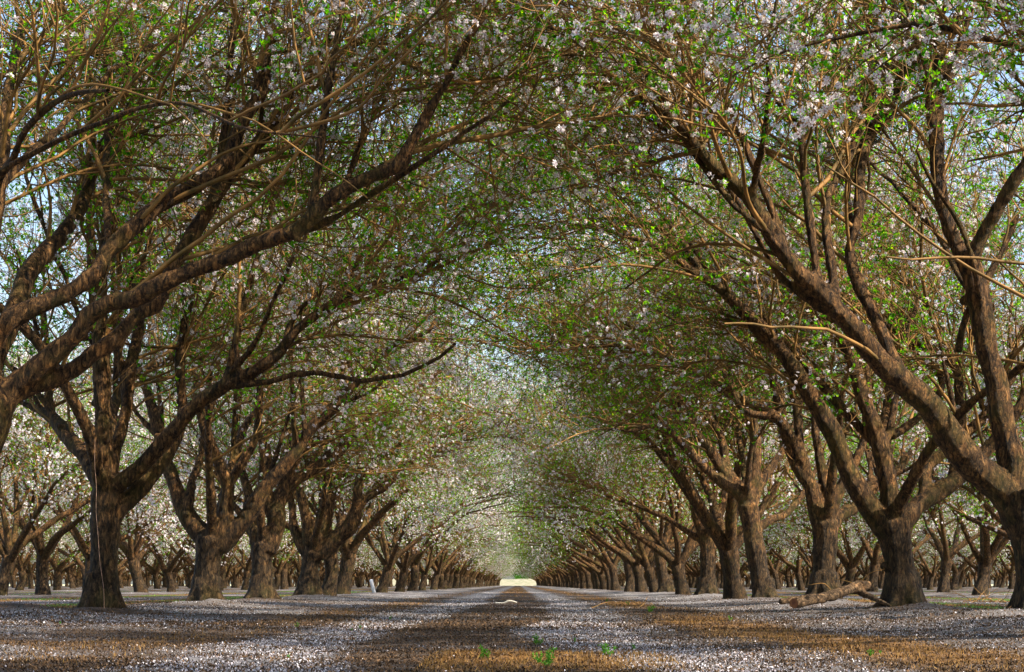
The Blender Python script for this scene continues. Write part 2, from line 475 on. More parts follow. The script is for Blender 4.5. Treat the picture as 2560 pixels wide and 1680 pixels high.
def leaves(rng, P, D, per, length, width, spread=0.9):
    n = len(P) * per
    P = np.repeat(P, per, 0); D = np.repeat(D, per, 0)
    d = nrm(D + rng.normal(0, spread, (n, 3)))
    s = nrm(np.cross(d, rng.normal(size=(n, 3)))); u = np.cross(s, d)
    L_ = rng.uniform(*length, n)[:, None]; W_ = rng.uniform(*width, n)[:, None]
    V = np.stack([P, P + d * L_ * 0.5 + s * W_ + u * L_ * 0.1, P + d * L_ - u * L_ * 0.08, P + d * L_ * 0.5 - s * W_ + u * L_ * 0.1], 1)
    return V.reshape(-1, 3), np.arange(n * 4).reshape(n, 4)

def remesh(name, V, F, voxel, mats, disp=0.0, decim=None):
    me = mesh(name + '_raw', V, F, mats, True)
    o = bpy.data.objects.new('tmp', me); C.objects.link(o)
    m = o.modifiers.new('r', 'REMESH'); m.mode = 'VOXEL'; m.voxel_size = voxel; m.use_smooth_shade = True
    s = o.modifiers.new('s', 'SMOOTH'); s.iterations = 5; s.factor = 0.6
    if disp:
        tx = bpy.data.textures.get('knots') or bpy.data.textures.new('knots', 'CLOUDS')
        tx.noise_scale = 0.11; tx.noise_depth = 3
        d = o.modifiers.new('d', 'DISPLACE'); d.texture = tx; d.strength = disp; d.mid_level = 0.5
    dg = bpy.context.evaluated_depsgraph_get(); dg.update()
    ev = o.evaluated_get(dg)
    out = bpy.data.meshes.new_from_object(ev)
    out.name = name
    bpy.data.objects.remove(o); bpy.data.meshes.remove(me)
    return out

def cap_tube(P, R, sides):
    """closed tube for one polyline with parallel transport"""
    K = len(P)
    T = np.empty_like(P); T[1:-1] = P[2:] - P[:-2]; T[0] = P[1] - P[0]; T[-1] = P[-1] - P[-2]; T = nrm(T)
    a = nrm(np.cross(T[0], [0.3, 1, 0.2])); A = [a]
    for k in range(1, K):
        a = nrm(a - T[k] * np.dot(a, T[k])); A.append(a)
    A = np.array(A); B = np.cross(T, A)
    th = np.arange(sides) * 2 * math.pi / sides
    V = (P[:, None] + R[:, None, None] * (A[:, None] * np.cos(th)[None, :, None] + B[:, None] * np.sin(th)[None, :, None])).reshape(-1, 3)
    idx = np.arange(K * sides).reshape(K, sides)
    F = np.stack([idx[:-1], np.roll(idx[:-1], -1, 1), np.roll(idx[1:], -1, 1), idx[1:]], -1).reshape(-1, 4)
    V = np.vstack([V, P[0] - T[0] * R[0] * 0.3, P[-1] + T[-1] * R[-1] * 0.5])
    n = K * sides
    c0 = np.stack([np.full(sides, n), np.roll(idx[0], -1), idx[0]], -1)
    c1 = np.stack([np.full(sides, n + 1), idx[-1], np.roll(idx[-1], -1)], -1)
    return V, F, np.vstack([c0, c1])

def auto_limb(rng, start, az, el, length, r, bow=-0.05, wig=0.09, K=12, rend=0.014):
    d = np.array([math.cos(az) * math.cos(el), math.sin(az) * math.cos(el), math.sin(el)])
    P = [np.array(start, float)]
    for k in range(K - 1):
        d = nrm(d + rng.normal(0, wig, 3) + np.array([0, 0, bow]))
        P.append(P[-1] + d * length / (K - 1))
    R = r * (1 - np.linspace(0, 1, K) ** 0.8) + rend
    return np.array(P), R

def make_tree(name, base, limbs, rng, detail, flower, voxel=0.013, fr_near=None, zmin=1.3, n2=170, n3=1100, nsp=9000, sprouts=0, face=None, leafden=1.0, front=None, lane=(1.0, 0, 0), whips=14, lanecut=None):
    """base: world xyz of the foot. limbs: list of (P,R) in world coords (first one is the trunk)
       returns dict of part meshes in local coords"""
    base = np.array(base, float)
    limbs = [(p - base, r) for p, r in limbs]
    rs = [resample(p, r, 0.10) for p, r in limbs]
    # wobble
    rs2 = []
    for i, (p, r) in enumerate(rs):
        k = np.arange(len(p))
        ww = 1 + 0.10 * np.sin(k * 0.9 + i) * np.sin(k * 0.37 + 2 * i)
        rs2.append((p, r * ww))
    rs = rs2
    # sub-limbs on the upper limbs
    up = rs[1:]
    PP, RR, LL = zip(*[even(p, r, 24) for p, r in up])
    P1 = np.array(PP); R1 = np.array(RR); W1 = np.array(LL)
    zt = 1.7
    nsub = int(len(up) * 2.8)
    Ps, Rs, Ls = children(rng, P1, R1, W1, nsub, 0.3, 0.97, 0.6, 0.4, (1.4, 2.9), 12, 0.55, 0.011, 0.032, 0.13, 0.02)
    ok = Ps[:, -1, 2] > Ps[:, 0, 2] + 0.2; Ps, Rs, Ls = Ps[ok], Rs[ok], Ls[ok]
    if sprouts:
        Pv, Rv, Lv = children(rng, P1, R1, W1, sprouts, 0.2, 0.75, 0.5, 3.0, (1.8, 3.4), 12, 0.7, 0.018, 0.036, 0.03, 0.02)
        Ps = np.concatenate([Ps, Pv]); Rs = np.concatenate([Rs, Rv]); Ls = np.concatenate([Ls, Lv])
    if whips:
        fl = np.array(lane) * 1.5 + np.array([0, 0.15, 0.25])
        Pw, Rw, Lw = children(rng, P1, R1, W1, whips, 0.25, 0.9, 0.6, 0.4, (1.2, 2.7), 12, 0.5, 0.008, 0.017, 0.10, -0.035, fl)
        ok = (Pw[:, -1, 2] > 1.9) & ((Pw[:, -1] - Pw[:, 0]) @ np.array(lane) > 0.3); Pw, Rw, Lw = Pw[ok], Rw[ok], Lw[ok]
        Ps = np.concatenate([Ps, Pw]); Rs = np.concatenate([Rs, Rw]); Ls = np.concatenate([Ls, Lw])
    def resK(P, K):
        i = np.linspace(0, P.shape[1] - 1, K); a = np.floor(i).astype(int).clip(0, P.shape[1] - 2); f = i - a
        return P[:, a] * (1 - f)[None, :, None] + P[:, a + 1] * f[None, :, None] if P.ndim == 3 else P[:, a] * (1 - f) + P[:, a + 1] * f
    Pa = np.concatenate([P1, resK(Ps, 24)]); Ra = np.concatenate([R1, resK(Rs, 24)]); Wa = np.concatenate([W1 * 1.0, Ls * 1.0])
    P2, R2, L2 = children(rng, Pa, Ra, Wa, n2, 0.3, 1.0, 0.75, 0.1, (0.7, 1.9), 9, 0.5, 0.006, 0.014, 0.16, 0.0, face)
    ok = (P2[:, 0, 2] > zmin - 0.1) & (P2[:, -1, 2] > zmin); P2, R2, L2 = P2[ok], R2[ok], L2[ok]
    Pb = np.concatenate([resK(Pa, 9), P2]); Rb = np.concatenate([resK(Ra, 9), R2]); Wb = np.concatenate([Wa * 0.35, L2])
    P3, R3, L3 = children(rng, Pb, Rb, Wb, n3, 0.15, 1.0, 0.85, 0.12, (0.3, 1.25), 7, 0.55, 0.0036, 0.0065, 0.17, 0.01, None if face is None else face * 0.7)
    ok = (P3[:, :, 2].min(1) > zmin); P3, R3, L3 = P3[ok], R3[ok], L3[ok]
    Pc = np.concatenate([resK(P2, 7), P3]); Rc = np.concatenate([resK(R2, 7), R3]); Wc = np.concatenate([L2 * 0.7, L3])
    P4, R4, L4 = children(rng, Pc, Rc, Wc, nsp, 0.05, 1.0, 1.0, 0.15, (0.03, 0.14), 3, 0.6, 0.0016, 0.0024, 0.25, 0.0)
    ok = (P4[:, :, 2].min(1) > zmin); P4, R4, L4 = P4[ok], R4[ok], L4[ok]
    if lanecut is not None:
        def keepl(P, R, L):
            m = P[:, :, 0].max(1); ok = m < lanecut + 0.5 * (rng.random(len(P)) - 0.3)
            return P[ok], R[ok], L[ok]
        P2, R2, L2 = keepl(P2, R2, L2); P3, R3, L3 = keepl(P3, R3, L3); P4, R4, L4 = keepl(P4, R4, L4)
    if front is not None:
        yf, zf = front
        def keepf(P, R, L):
            c = P.mean(1)
            ok = ~((c[:, 1] < yf) & (c[:, 2] < zf))
            return P[ok], R[ok], L[ok]
        P2, R2, L2 = keepf(P2, R2, L2); P3, R3, L3 = keepf(P3, R3, L3); P4, R4, L4 = keepf(P4, R4, L4)
    parts = {}
    near = detail == 'near'
    # trunk and thick limbs
    g = Geo(); tail = Geo()
    Vt = []; Ft = []; k = 0
    allL = list(rs) + [(p, r) for p, r in zip(Ps, Rs)]
    cut = 0.021 if near else 0.0
    for i, (p, r) in enumerate(allL):
        thick = np.nonzero(r > cut)[0]
        e = (thick[-1] + 2) if len(thick) else 0
        if len(thick) and e > 2:
            V, F, T = cap_tube(p[:e], np.maximum(r[:e], 0.008), 12 if near else 7)
            g.add(V, F); g.add(V[:0].reshape(-1, 3), T - 0) if False else None
            g.F.append(T + g.n - len(V)); g.M.append(np.full(len(T), 0))
        if e < len(p) - 1:
            s = max(0, e - 2)
            pe, re, _ = even(p[s:], r[s:], max(3, len(p) - s))
            V, F = tubes(pe[None], re[None], 6)
            tail.add(V, F, 1 if r[0] > 0.028 else 0)
    if near:
        tp, tr_ = rs[0]
        gz0 = 0.0
        a0 = rng.random() * 6.28
        for kk in range(6):
            az = a0 + kk * 1.047 + rng.normal(0, 0.2); r0 = tr_[min(3, len(tr_) - 1)]
            dr = np.array([math.cos(az), math.sin(az)])
            pr = np.array([[*(dr * r0 * 0.40), 0.26], [*(dr * r0 * 0.66), 0.12], [*(dr * r0 * 0.98), 0.02], [*(dr * r0 * 1.5), -0.06]]); pr[:, :2] += tp[min(2, len(tp) - 1), :2]
            p_, q_ = resample(pr, np.array([0.5, 0.42, 0.3, 0.15]) * r0 * rng.uniform(0.8, 1.15), 0.05)
            V, F, T = cap_tube(p_, q_, 8); g.add(V, F); g.F.append(T + g.n - len(V)); g.M.append(np.full(len(T), 0))
        for p, r in rs:
            for q in range(int(len(p) * 0.13)):
                i = rng.integers(3, max(4, len(p) - 4)) if len(p) > 8 else 0
                if i == 0 or r[i] < 0.035: continue
                t_ = nrm(p[i + 1] - p[i]); dv = rng.normal(size=3); dv = nrm(dv - t_ * (dv @ t_)); dv = nrm(dv + t_ * 0.5)
                sr = r[i] * rng.uniform(0.22, 0.42)
                P_ = np.array([p[i] + dv * r[i] * 0.5, p[i] + dv * (r[i] * 0.98), p[i] + dv * (r[i] + sr * rng.uniform(0.5, 1.5))])
                V, F, T = cap_tube(P_, np.array([sr * 1.5, sr * 1.15, sr]), 8); g.add(V, F); g.F.append(T + g.n - len(V)); g.M.append(np.full(len(T), 0))
        parts['trunk'] = remesh('trunk', np.concatenate(g.V), g.F, voxel, [M_BARK], 0.024)
    else:
        parts['trunk'] = g.build('trunk', [M_BARK], True)
    for P, R, s in ((P2, R2, 4 if near else 3), (P3, R3, 3), (P4, R4, 3)):
        if P is P4 and not near: continue
        if len(P):
            V, F = tubes(P, R * (1.0 if near else 1.5), s); tail.add(V, F)
    parts['branches'] = tail.build('branches', [M_TWIG, M_BARK], True)
    # blossoms and leaves at spur tips
    n = len(P4)
    tip = P4[:, -1]; d = nrm(P4[:, -1] - P4[:, 0])
    wp = tip + base
    # clumping: coarse 3-D noise decides blossom or leaf
    cl = 0.5 * vn(wp[:, 0] * 1.3 + wp[:, 2] * 0.7, wp[:, 1] * 1.3 - wp[:, 2] * 0.9, 41) + 0.5 * vn(wp[:, 0] * 3.1 - wp[:, 2] * 2, wp[:, 1] * 3.1 + wp[:, 2] * 2.3, 43)
    isf = rng.random(n) < np.clip(flower - 0.1 + (cl - 0.5) * 3.2, 0.01, 0.95)
    isl = rng.random(n) < np.clip(1.1 - flower * 0.5 - (cl - 0.5) * 2.4, 0.08, 1.0) * leafden
    fp = tip[isf]; fd = d[isf]
    if near:
        reps = rng.integers(1, 5, len(fp)); fp = np.repeat(fp, reps, 0); fd = np.repeat(fd, reps, 0)
        fd = nrm(fd + rng.normal(0, 0.8, fd.shape)); fp = fp + fd * rng.uniform(0.004, 0.022, (len(fp), 1))
        V, F, H, FH = blooms(rng, fp, fd, rng.uniform(0.030, 0.043, len(fp)), 'near')
        g = Geo(); g.add(V, F, 0); g.add(H, FH, 1)
        parts['blossoms'] = g.build('blossoms', [M_PETAL, M_HEART])
        V, F = leaves(rng, tip[isl], d[isl], 6, (0.02, 0.048), (0.0045, 0.0095))
        parts['foliage'] = mesh('foliage', V, [F], M_LEAF)
    else:
        fp = np.repeat(fp, 2, 0); fd = np.repeat(fd, 2, 0); fd = nrm(fd + rng.normal(0, 0.9, fd.shape)); fp = fp + fd * 0.02
        V, F, _, _ = blooms(rng, fp, fd, rng.uniform(0.042, 0.066, len(fp)), 'far')
        parts['blossoms'] = mesh('blossoms', V, [F], M_PETAL)
        V, F = leaves(rng, tip[isl], d[isl], 4, (0.03, 0.055), (0.007, 0.013))
        parts['foliage'] = mesh('foliage', V, [F], M_LEAF)
    return parts

def place_tree(parts, loc, label, group, rz=0.0, sc=1.0, tilt=(0, 0)):
    r = bpy.data.objects.new('almond_tree', None); C.objects.link(r)
    r.location = loc; r.rotation_euler = (tilt[0], tilt[1], rz); r.scale = (sc, sc, sc)
    r.empty_display_size = 0.3
    tag(r, label, 'tree', group)
    for k in ('trunk', 'branches', 'foliage', 'blossoms'):
        obj(k, parts[k], r)
    return r

G_L = 'almond trees in the row left of the track'
G_R = 'almond trees in the row right of the track'

def traced(Z, trunk, limbs, azs, seed, **kw):
    """trunk: [(x,y,w)...] foot first; limbs: [(dz_start, dz_end, [(x,y,w)...])...] in photo pixels; azs: extra limbs (azimuth, elevation, length, radius)"""
    rg = np.random.default_rng(seed)
    def conv(pts, d0, d1):
        n = len(pts)
        P = []; R = []
        for i, (x, y, wd) in enumerate(pts):
            z = Z + d0 + (d1 - d0) * (i / (n - 1)) ** 1.2
            P.append(at(x, y, z)); R.append(wd / 2 / FS * z)
        return np.array(P), np.array(R)
    TP, TR = conv(trunk, 0, 0)
    bx, by = TP[0][0], Z
    gz = float(ghgt(bx, by))
    base = np.array([bx, by, gz])
    foot = np.array([[TP[0][0], Z, gz - 0.12]])
    P0 = TP[0].copy(); P0[2] = max(P0[2], gz + 0.03)
    TP[0] = P0
    TP = np.vstack([foot, TP]); TR = np.concatenate([[TR[0] * 1.3], TR]); TR[1] *= 1.1
    L_ = [(TP, TR)]
    for d0, d1, pts in limbs: L_.append(conv(pts, d0, d1))
    fork = TP[-1]
    for az, el, ln, r in azs:
        L_.append(auto_limb(rg, fork - np.array([0, 0, 0.08]), math.radians(az), math.radians(el), ln, r))
    return base, L_, rg

# ---- traced trees of the two rows nearest the camera (photo pixels, width in pixels)
L0 = traced(12.6, [(-85, 1590, 112), (-78, 1400, 100), (-62, 1180, 96), (-28, 1050, 104), (0, 990, 104)], [
    (0, -0.5, [(-5, 1000, 88), (40, 962, 62), (90, 925, 56), (140, 880, 54), (185, 840, 52), (228, 783, 46), (282, 756, 44), (336, 748, 44), (403, 710, 46), (484, 675, 42), (565, 646, 40), (640, 612, 44), (699, 592, 40), (753, 570, 38), (807, 516, 38), (861, 473, 36), (941, 436, 38), (995, 414, 40), (1017, 377, 32), (1049, 323, 28), (1076, 269, 24), (1119, 204, 20), (1146, 140, 20), (1183, 81, 16), (1215, 40, 11)]),
    (0, 1.3, [(0, 1000, 80), (70, 965, 50), (160, 939, 44), (228, 888, 42), (296, 843, 42), (336, 791, 38), (390, 762, 40), (415, 700, 38), (457, 624, 38), (511, 541, 38), (560, 458, 40), (592, 409, 38), (635, 366, 34), (694, 301, 32), (726, 237, 30), (796, 178, 28), (861, 124, 24), (925, 95, 20), (1022, 97, 18), (1070, 54, 20), (1130, 32, 18), (1280, 32, 14)]),
    (0, 0.6, [(-20, 1000, 80), (-30, 900, 62), (0, 823, 52), (67, 775, 48), (161, 737, 44), (228, 694, 44), (250, 665, 42), (269, 630, 42), (349, 554, 40), (403, 509, 40), (484, 468, 38), (540, 430, 40), (576, 398, 42), (592, 333, 36), (629, 269, 34), (661, 215, 30), (667, 108, 26), (686, 43, 22), (694, -20, 18)]),
    (0.2, 2.2, [(-30, 960, 60), (0, 860, 56), (35, 783, 54), (67, 689, 48), (108, 635, 44), (161, 581, 40), (202, 514, 36), (230, 440, 32), (260, 360, 28), (301, 301, 24), (330, 250, 18), (326, 160, 12)]),
    (0.2, 1.6, [(250, 665, 22), (269, 600, 22), (266, 510, 22), (266, 420, 21), (268, 350, 20), (265, 200, 16), (262, 50, 13)]),
    (-0.5, -2.0, [(-100, 700, 40), (0, 446, 22), (32, 398, 20), (65, 323, 18), (134, 258, 16), (199, 231, 14), (269, 226, 10)]),
    (-0.5, -2.8, [(-200, 650, 40), (-90, 520, 24), (0, 430, 16), (161, 344, 13), (269, 301, 12), (350, 269, 11), (457, 258, 10), (538, 290, 9), (619, 323, 8), (807, 344, 5)]),
    (0.4, 0.7, [(855, 473, 22), (880, 420, 17), (904, 350, 15), (941, 258, 14), (979, 183, 12), (1000, 120, 9)]),
    (0.6, 1.6, [(1017, 377, 16), (1100, 335, 13), (1190, 300, 11), (1280, 290, 9), (1370, 320, 6)]),
    (0.3, 0.2, [(925, 95, 16), (1000, 150, 12), (1090, 190, 10), (1200, 200, 8), (1300, 180, 6)]),
    (0.0, 1.0, [(-60, 800, 60), (0, 420, 42), (12, 300, 34), (30, 180, 26), (60, 50, 20)]),
], [(150, 50, 4.0, 0.07), (200, 45, 3.6, 0.06)], 101)

L1 = traced(17.4, [(250, 1530, 88), (255, 1459, 78), (262, 1378, 74), (264, 1303, 76), (268, 1235, 84)], [
    (0, -0.2, [(264, 1250, 66), (262, 1216, 58), (258, 1163, 52), (258, 1055, 48), (255, 948, 48), (253, 894, 46), (250, 800, 38), (256, 700, 30), (262, 600, 24), (264, 480, 20), (266, 330, 14)]),
    (0, -0.8, [(275, 1245, 44), (290, 1216, 42), (333, 1184, 40), (376, 1141, 40), (430, 1082, 40), (484, 1017, 40), (538, 980, 38), (592, 947, 33), (640, 925, 30), (700, 880, 28), (737, 828, 26), (833, 758, 22), (914, 715, 20), (1022, 688, 13), (1119, 640, 8)]),
    (0, 0.8, [(280, 1290, 50), (306, 1262, 50), (344, 1227, 46), (387, 1173, 42), (420, 1130, 38), (446, 1080, 32), (457, 1010, 28), (448, 900, 24), (470, 780, 18), (500, 660, 14)]),
    (0, 1.2, [(262, 1240, 48), (240, 1190, 45), (215, 1141, 45), (178, 1103, 40), (150, 1066, 36), (118, 1034, 30), (80, 1018, 18), (20, 990, 10)]),
    (1.1, 1.6, [(118, 1034, 20), (120, 980, 18), (122, 900, 16), (110, 780, 12)]),
    (0, 1.0, [(275, 1190, 34), (285, 1136, 32), (301, 1082, 30), (317, 1017, 32), (323, 948, 32), (333, 883, 30), (344, 840, 28), (352, 760, 24), (345, 640, 19), (360, 500, 14), (350, 380, 10)]),
    (0.3, 0.5, [(312, 1000, 16), (303, 930, 15), (300, 860, 15), (296, 740, 12), (300, 620, 9)]),
    (-0.8, -0.9, [(914, 715, 9), (960, 668, 8), (1038, 661, 9), (1075, 620, 11), (1119, 565, 8), (1183, 500, 5)]),
    (-0.8, 0.2, [(1022, 688, 12), (1110, 600, 11), (1190, 500, 9), (1260, 400, 7), (1330, 290, 5)]),
    (-0.7, 1.4, [(833, 758, 18), (900, 640, 15), (990, 520, 12), (1100, 430, 9), (1210, 370, 6)]),
    (-0.4, -0.4, [(600, 945, 15), (590, 860, 13), (600, 720, 11), (590, 560, 8)]),
], [(100, 60, 4.2, 0.07), (250, 62, 3.8, 0.06)], 102)

L2 = traced(23.4, [(514, 1512, 72), (516, 1440, 68), (524, 1378, 76), (530, 1345, 84)], [
    (0, 0.6, [(520, 1350, 56), (505, 1335, 54), (473, 1297, 48), (446, 1238, 43), (430, 1190, 38), (414, 1150, 34), (398, 1082, 30), (376, 1007, 28), (363, 961, 24), (349, 920, 22), (338, 850, 20), (330, 700, 14)]),
    (0, -0.5, [(540, 1350, 50), (554, 1330, 45), (565, 1270, 40), (570, 1206, 34), (559, 1184, 32), (538, 1136, 30), (516, 1082, 28), (500, 1028, 25), (490, 940, 20), (478, 860, 17), (490, 700, 13), (470, 560, 9)]),
    (0, -0.6, [(550, 1370, 50), (592, 1324, 45), (635, 1265, 40), (656, 1227, 38), (694, 1184, 36), (747, 1120, 34), (775, 1071, 32), (855, 1001, 28), (877, 969, 24), (936, 915, 20), (984, 861, 16), (1038, 845, 12), (1100, 810, 7)]),
    (0, 0.5, [(570, 1215, 28), (602, 1163, 26), (640, 1090, 22), (648, 1000, 19), (655, 900, 17), (668, 780, 14), (690, 640, 10)]),
    (-0.4, -0.4, [(740, 1110, 17), (733, 1040, 15), (730, 950, 14), (728, 860, 13), (738, 700, 9)]),
    (-0.5, -0.5, [(762, 1075, 14), (757, 1000, 13), (752, 900, 12), (747, 800, 10), (760, 650, 7)]),
    (0, 0.8, [(470, 1290, 26), (480, 1200, 22), (500, 1150, 20), (520, 1000, 16), (530, 850, 14), (545, 700, 10)]),
], [(80, 60, 4.2, 0.07), (280, 60, 3.6, 0.06)], 103)

L3 = traced(28.7, [(655, 1494, 64), (656, 1440, 58), (655, 1390, 58), (660, 1360, 60)], [
    (0, 0, [(665, 1375, 54), (690, 1314, 48), (694, 1260, 42), (710, 1220, 36), (748, 1195, 30), (801, 1163, 30), (855, 1120, 28), (882, 1087, 26), (920, 1044, 24), (984, 1001, 24), (1038, 969, 22), (1070, 948, 20), (1103, 926, 14)]),
    (0, 0.6, [(648, 1375, 40), (634, 1320, 32), (628, 1270, 28), (618, 1220, 26), (600, 1160, 22), (590, 1080, 18), (600, 980, 14), (590, 860, 10)]),
    (0, -0.4, [(695, 1270, 28), (715, 1216, 24), (731, 1163, 22), (774, 1109, 20), (817, 1093, 18), (850, 1044, 16), (871, 1028, 14), (900, 960, 10), (905, 880, 8)]),
    (0, -0.2, [(688, 1320, 30), (668, 1250, 26), (672, 1180, 24), (668, 1100, 20), (690, 1000, 16), (700, 900, 12)]),
    (0, 0.3, [(698, 1240, 22), (715, 1160, 18), (740, 1060, 15), (745, 950, 12), (760, 820, 9)]),
], [(75, 60, 4.0, 0.07), (270, 62, 3.6, 0.06), (160, 50, 3.2, 0.05)], 104)

L4 = traced(34.9, [(772, 1488, 60), (773, 1440, 50), (778, 1400, 50), (785, 1380, 56)], [
    (0, 0.4, [(775, 1390, 30), (755, 1367, 28), (734, 1314, 24), (731, 1273, 20), (722, 1220, 18), (715, 1140, 13), (720, 1050, 9)]),
    (0, -0.4, [(780, 1385, 36), (774, 1350, 34), (769, 1314, 30), (758, 1260, 26), (745, 1200, 22), (750, 1120, 16), (760, 1020, 11)]),
    (0, 0.2, [(795, 1370, 38), (803, 1335, 34), (815, 1287, 32), (830, 1230, 26), (845, 1150, 20), (870, 1060, 15), (885, 960, 10)]),
    (0, -0.5, [(800, 1390, 46), (842, 1345, 42), (875, 1318, 40), (890, 1281, 32), (893, 1249, 26), (902, 1190, 24), (941, 1147, 22), (990, 1120, 20), (1027, 1071, 18), (1054, 1055, 15), (1110, 1020, 9)]),
    (-0.1, -0.2, [(890, 1270, 22), (925, 1240, 20), (963, 1217, 18), (1010, 1170, 14), (1070, 1110, 10), (1160, 1075, 6)]),
], [(80, 60, 3.8, 0.07), (280, 60, 3.4, 0.06)], 105)

R0 = traced(14.7, [(2592, 1552, 104), (2588, 1440, 100), (2572, 1340, 100), (2548, 1265, 112)], [
    (0, -1.2, [(2560, 1290, 92), (2505, 1222, 84), (2431, 1163, 78), (2377, 1093, 78), (2323, 1012, 74), (2270, 964, 66), (2221, 925, 60), (2170, 868, 54), (2141, 828, 54), (2087, 769, 52), (2033, 715, 50), (1979, 662, 44), (1925, 581, 40), (1888, 516, 37), (1845, 468, 35), (1791, 420, 33), (1748, 376, 30), (1710, 323, 27), (1656, 274, 24), (1603, 242, 20), (1549, 194, 18), (1511, 156, 16), (1463, 118, 14), (1414, 86, 13), (1371, 64, 12), (1328, 38, 10)]),
    (0, 0.2, [(2548, 1265, 84), (2532, 1163, 68), (2505, 1055, 64), (2490, 948, 60), (2468, 880, 58), (2458, 800, 58), (2440, 720, 58), (2426, 670, 54), (2395, 620, 42), (2377, 581, 38), (2356, 511, 38), (2345, 430, 38), (2340, 323, 38), (2348, 215, 37), (2350, 134, 34), (2340, 40, 28), (2345, -60, 22)]),
    (0, -0.4, [(2428, 660, 40), (2447, 605, 38), (2490, 530, 34), (2533, 457, 32), (2590, 370, 28), (2660, 280, 20)]),
    (0, 0.5, [(2262, 955, 44), (2226, 883, 36), (2205, 830, 34), (2167, 753, 32), (2135, 683, 30), (2125, 619, 28), (2146, 538, 30), (2151, 430, 30), (2168, 350, 30), (2216, 269, 29), (2248, 204, 27), (2291, 134, 24), (2315, 50, 20), (2330, -40, 14)]),
    (-0.4, -0.2, [(2060, 740, 30), (2044, 690, 27), (2033, 618, 25), (2022, 538, 24), (2011, 430, 22), (2001, 317, 19), (1993, 305, 14), (1952, 269, 12), (1915, 204, 11), (1872, 177, 8)]),
    (-0.2, 0.0, [(2001, 322, 14), (2049, 263, 10), (2087, 204, 9), (2130, 120, 7)]),
    (-0.4, 0.4, [(2095, 790, 28), (2087, 731, 26), (2076, 645, 24), (2065, 565, 24), (2071, 484, 22), (2103, 430, 20), (2141, 350, 18), (2162, 269, 16), (2194, 204, 14), (2240, 120, 10)]),
    (0, 0.8, [(2570, 1290, 60), (2620, 1200, 48), (2680, 1080, 36), (2720, 900, 28), (2740, 700, 20)]),
    (0.2, 0.4, [(2395, 880, 24), (2420, 780, 20), (2500, 640, 16), (2560, 500, 13)]),
    (-1.0, 0.4, [(1603, 242, 13), (1530, 290, 11), (1450, 350, 9), (1370, 430, 6)]),
    (-0.8, 0.8, [(1748, 376, 14), (1650, 400, 12), (1540, 430, 9), (1430, 480, 6)]),
    (-0.6, -3.2, [(1830, 455, 16), (1790, 360, 12), (1760, 260, 10), (1720, 180, 8), (1640, 110, 6), (1560, 80, 4)]),
    (-0.6, -2.6, [(1925, 590, 15), (1870, 500, 11), (1850, 380, 9), (1800, 290, 7), (1730, 240, 5)]),
], [(-60, 50, 3.6, 0.06)], 111)

R1 = traced(19.0, [(2256, 1516, 90), (2252, 1431, 84), (2238, 1351, 80), (2228, 1300, 92)], [
    (0, -0.6, [(2215, 1320, 64), (2190, 1290, 60), (2151, 1233, 54), (2114, 1163, 50), (2087, 1093, 50), (2044, 1017, 46), (2001, 948, 42), (1963, 888, 38), (1920, 835, 33), (1872, 785, 28), (1818, 737, 26), (1764, 694, 24), (1737, 683, 21), (1689, 645, 19), (1646, 618, 17), (1592, 597, 15), (1538, 581, 13), (1484, 570, 11), (1420, 560, 7)]),
    (-0.4, 0.6, [(1764, 694, 18), (1690, 580, 15), (1600, 470, 12), (1510, 370, 9), (1420, 280, 6)]),
    (-0.2, 0.1, [(1950, 880, 26), (1893, 829, 26), (1840, 760, 26), (1796, 700, 25), (1743, 635, 22), (1689, 586, 18), (1600, 560, 14), (1495, 565, 11), (1361, 570, 9), (1307, 560, 6)]),
    (0, 0.0, [(2226, 1310, 60), (2221, 1217, 48), (2205, 1141, 46), (2199, 1109, 44), (2189, 1071, 40), (2157, 991, 40), (2135, 910, 38), (2103, 840, 32), (2087, 780, 26), (2080, 700, 22), (2060, 600, 17), (2065, 480, 12)]),
    (0, 0.6, [(2196, 1120, 28), (2173, 1095, 26), (2098, 1012, 26), (2033, 937, 24), (2006, 905, 20), (1960, 850, 15), (1900, 780, 11), (1850, 680, 8)]),
    (0, 0.4, [(2205, 1115, 26), (2224, 1080, 22), (2237, 1010, 19), (2248, 960, 17), (2260, 860, 14), (2300, 740, 10)]),
    (0, 0.6, [(2245, 1320, 52), (2278, 1280, 48), (2307, 1254, 46), (2350, 1227, 48), (2383, 1206, 46), (2430, 1163, 40), (2480, 1110, 34), (2540, 1030, 28), (2620, 900, 20)]),
    (0.1, 0.9, [(2300, 1265, 36), (2313, 1220, 34), (2313, 1173, 32), (2345, 1141, 32), (2388, 1109, 32), (2458, 1044, 28), (2500, 990, 22), (2580, 880, 16)]),
    (0.4, 1.5, [(2383, 1200, 34), (2398, 1120, 28), (2400, 1050, 26), (2396, 960, 26), (2390, 915, 24), (2340, 880, 22), (2290, 855, 20), (2240, 830, 15), (2180, 780, 11), (2130, 700, 8)]),
    (1.4, 1.8, [(2392, 920, 20), (2420, 870, 16), (2440, 760, 13), (2470, 640, 10)]),
    (0.5, 1.5, [(2230, 1090, 22), (2290, 1050, 22), (2340, 1000, 20), (2352, 940, 16), (2280, 870, 12), (2250, 780, 9)]),
], [(70, 60, 4.0, 0.07), (-70, 60, 3.4, 0.06)], 112)

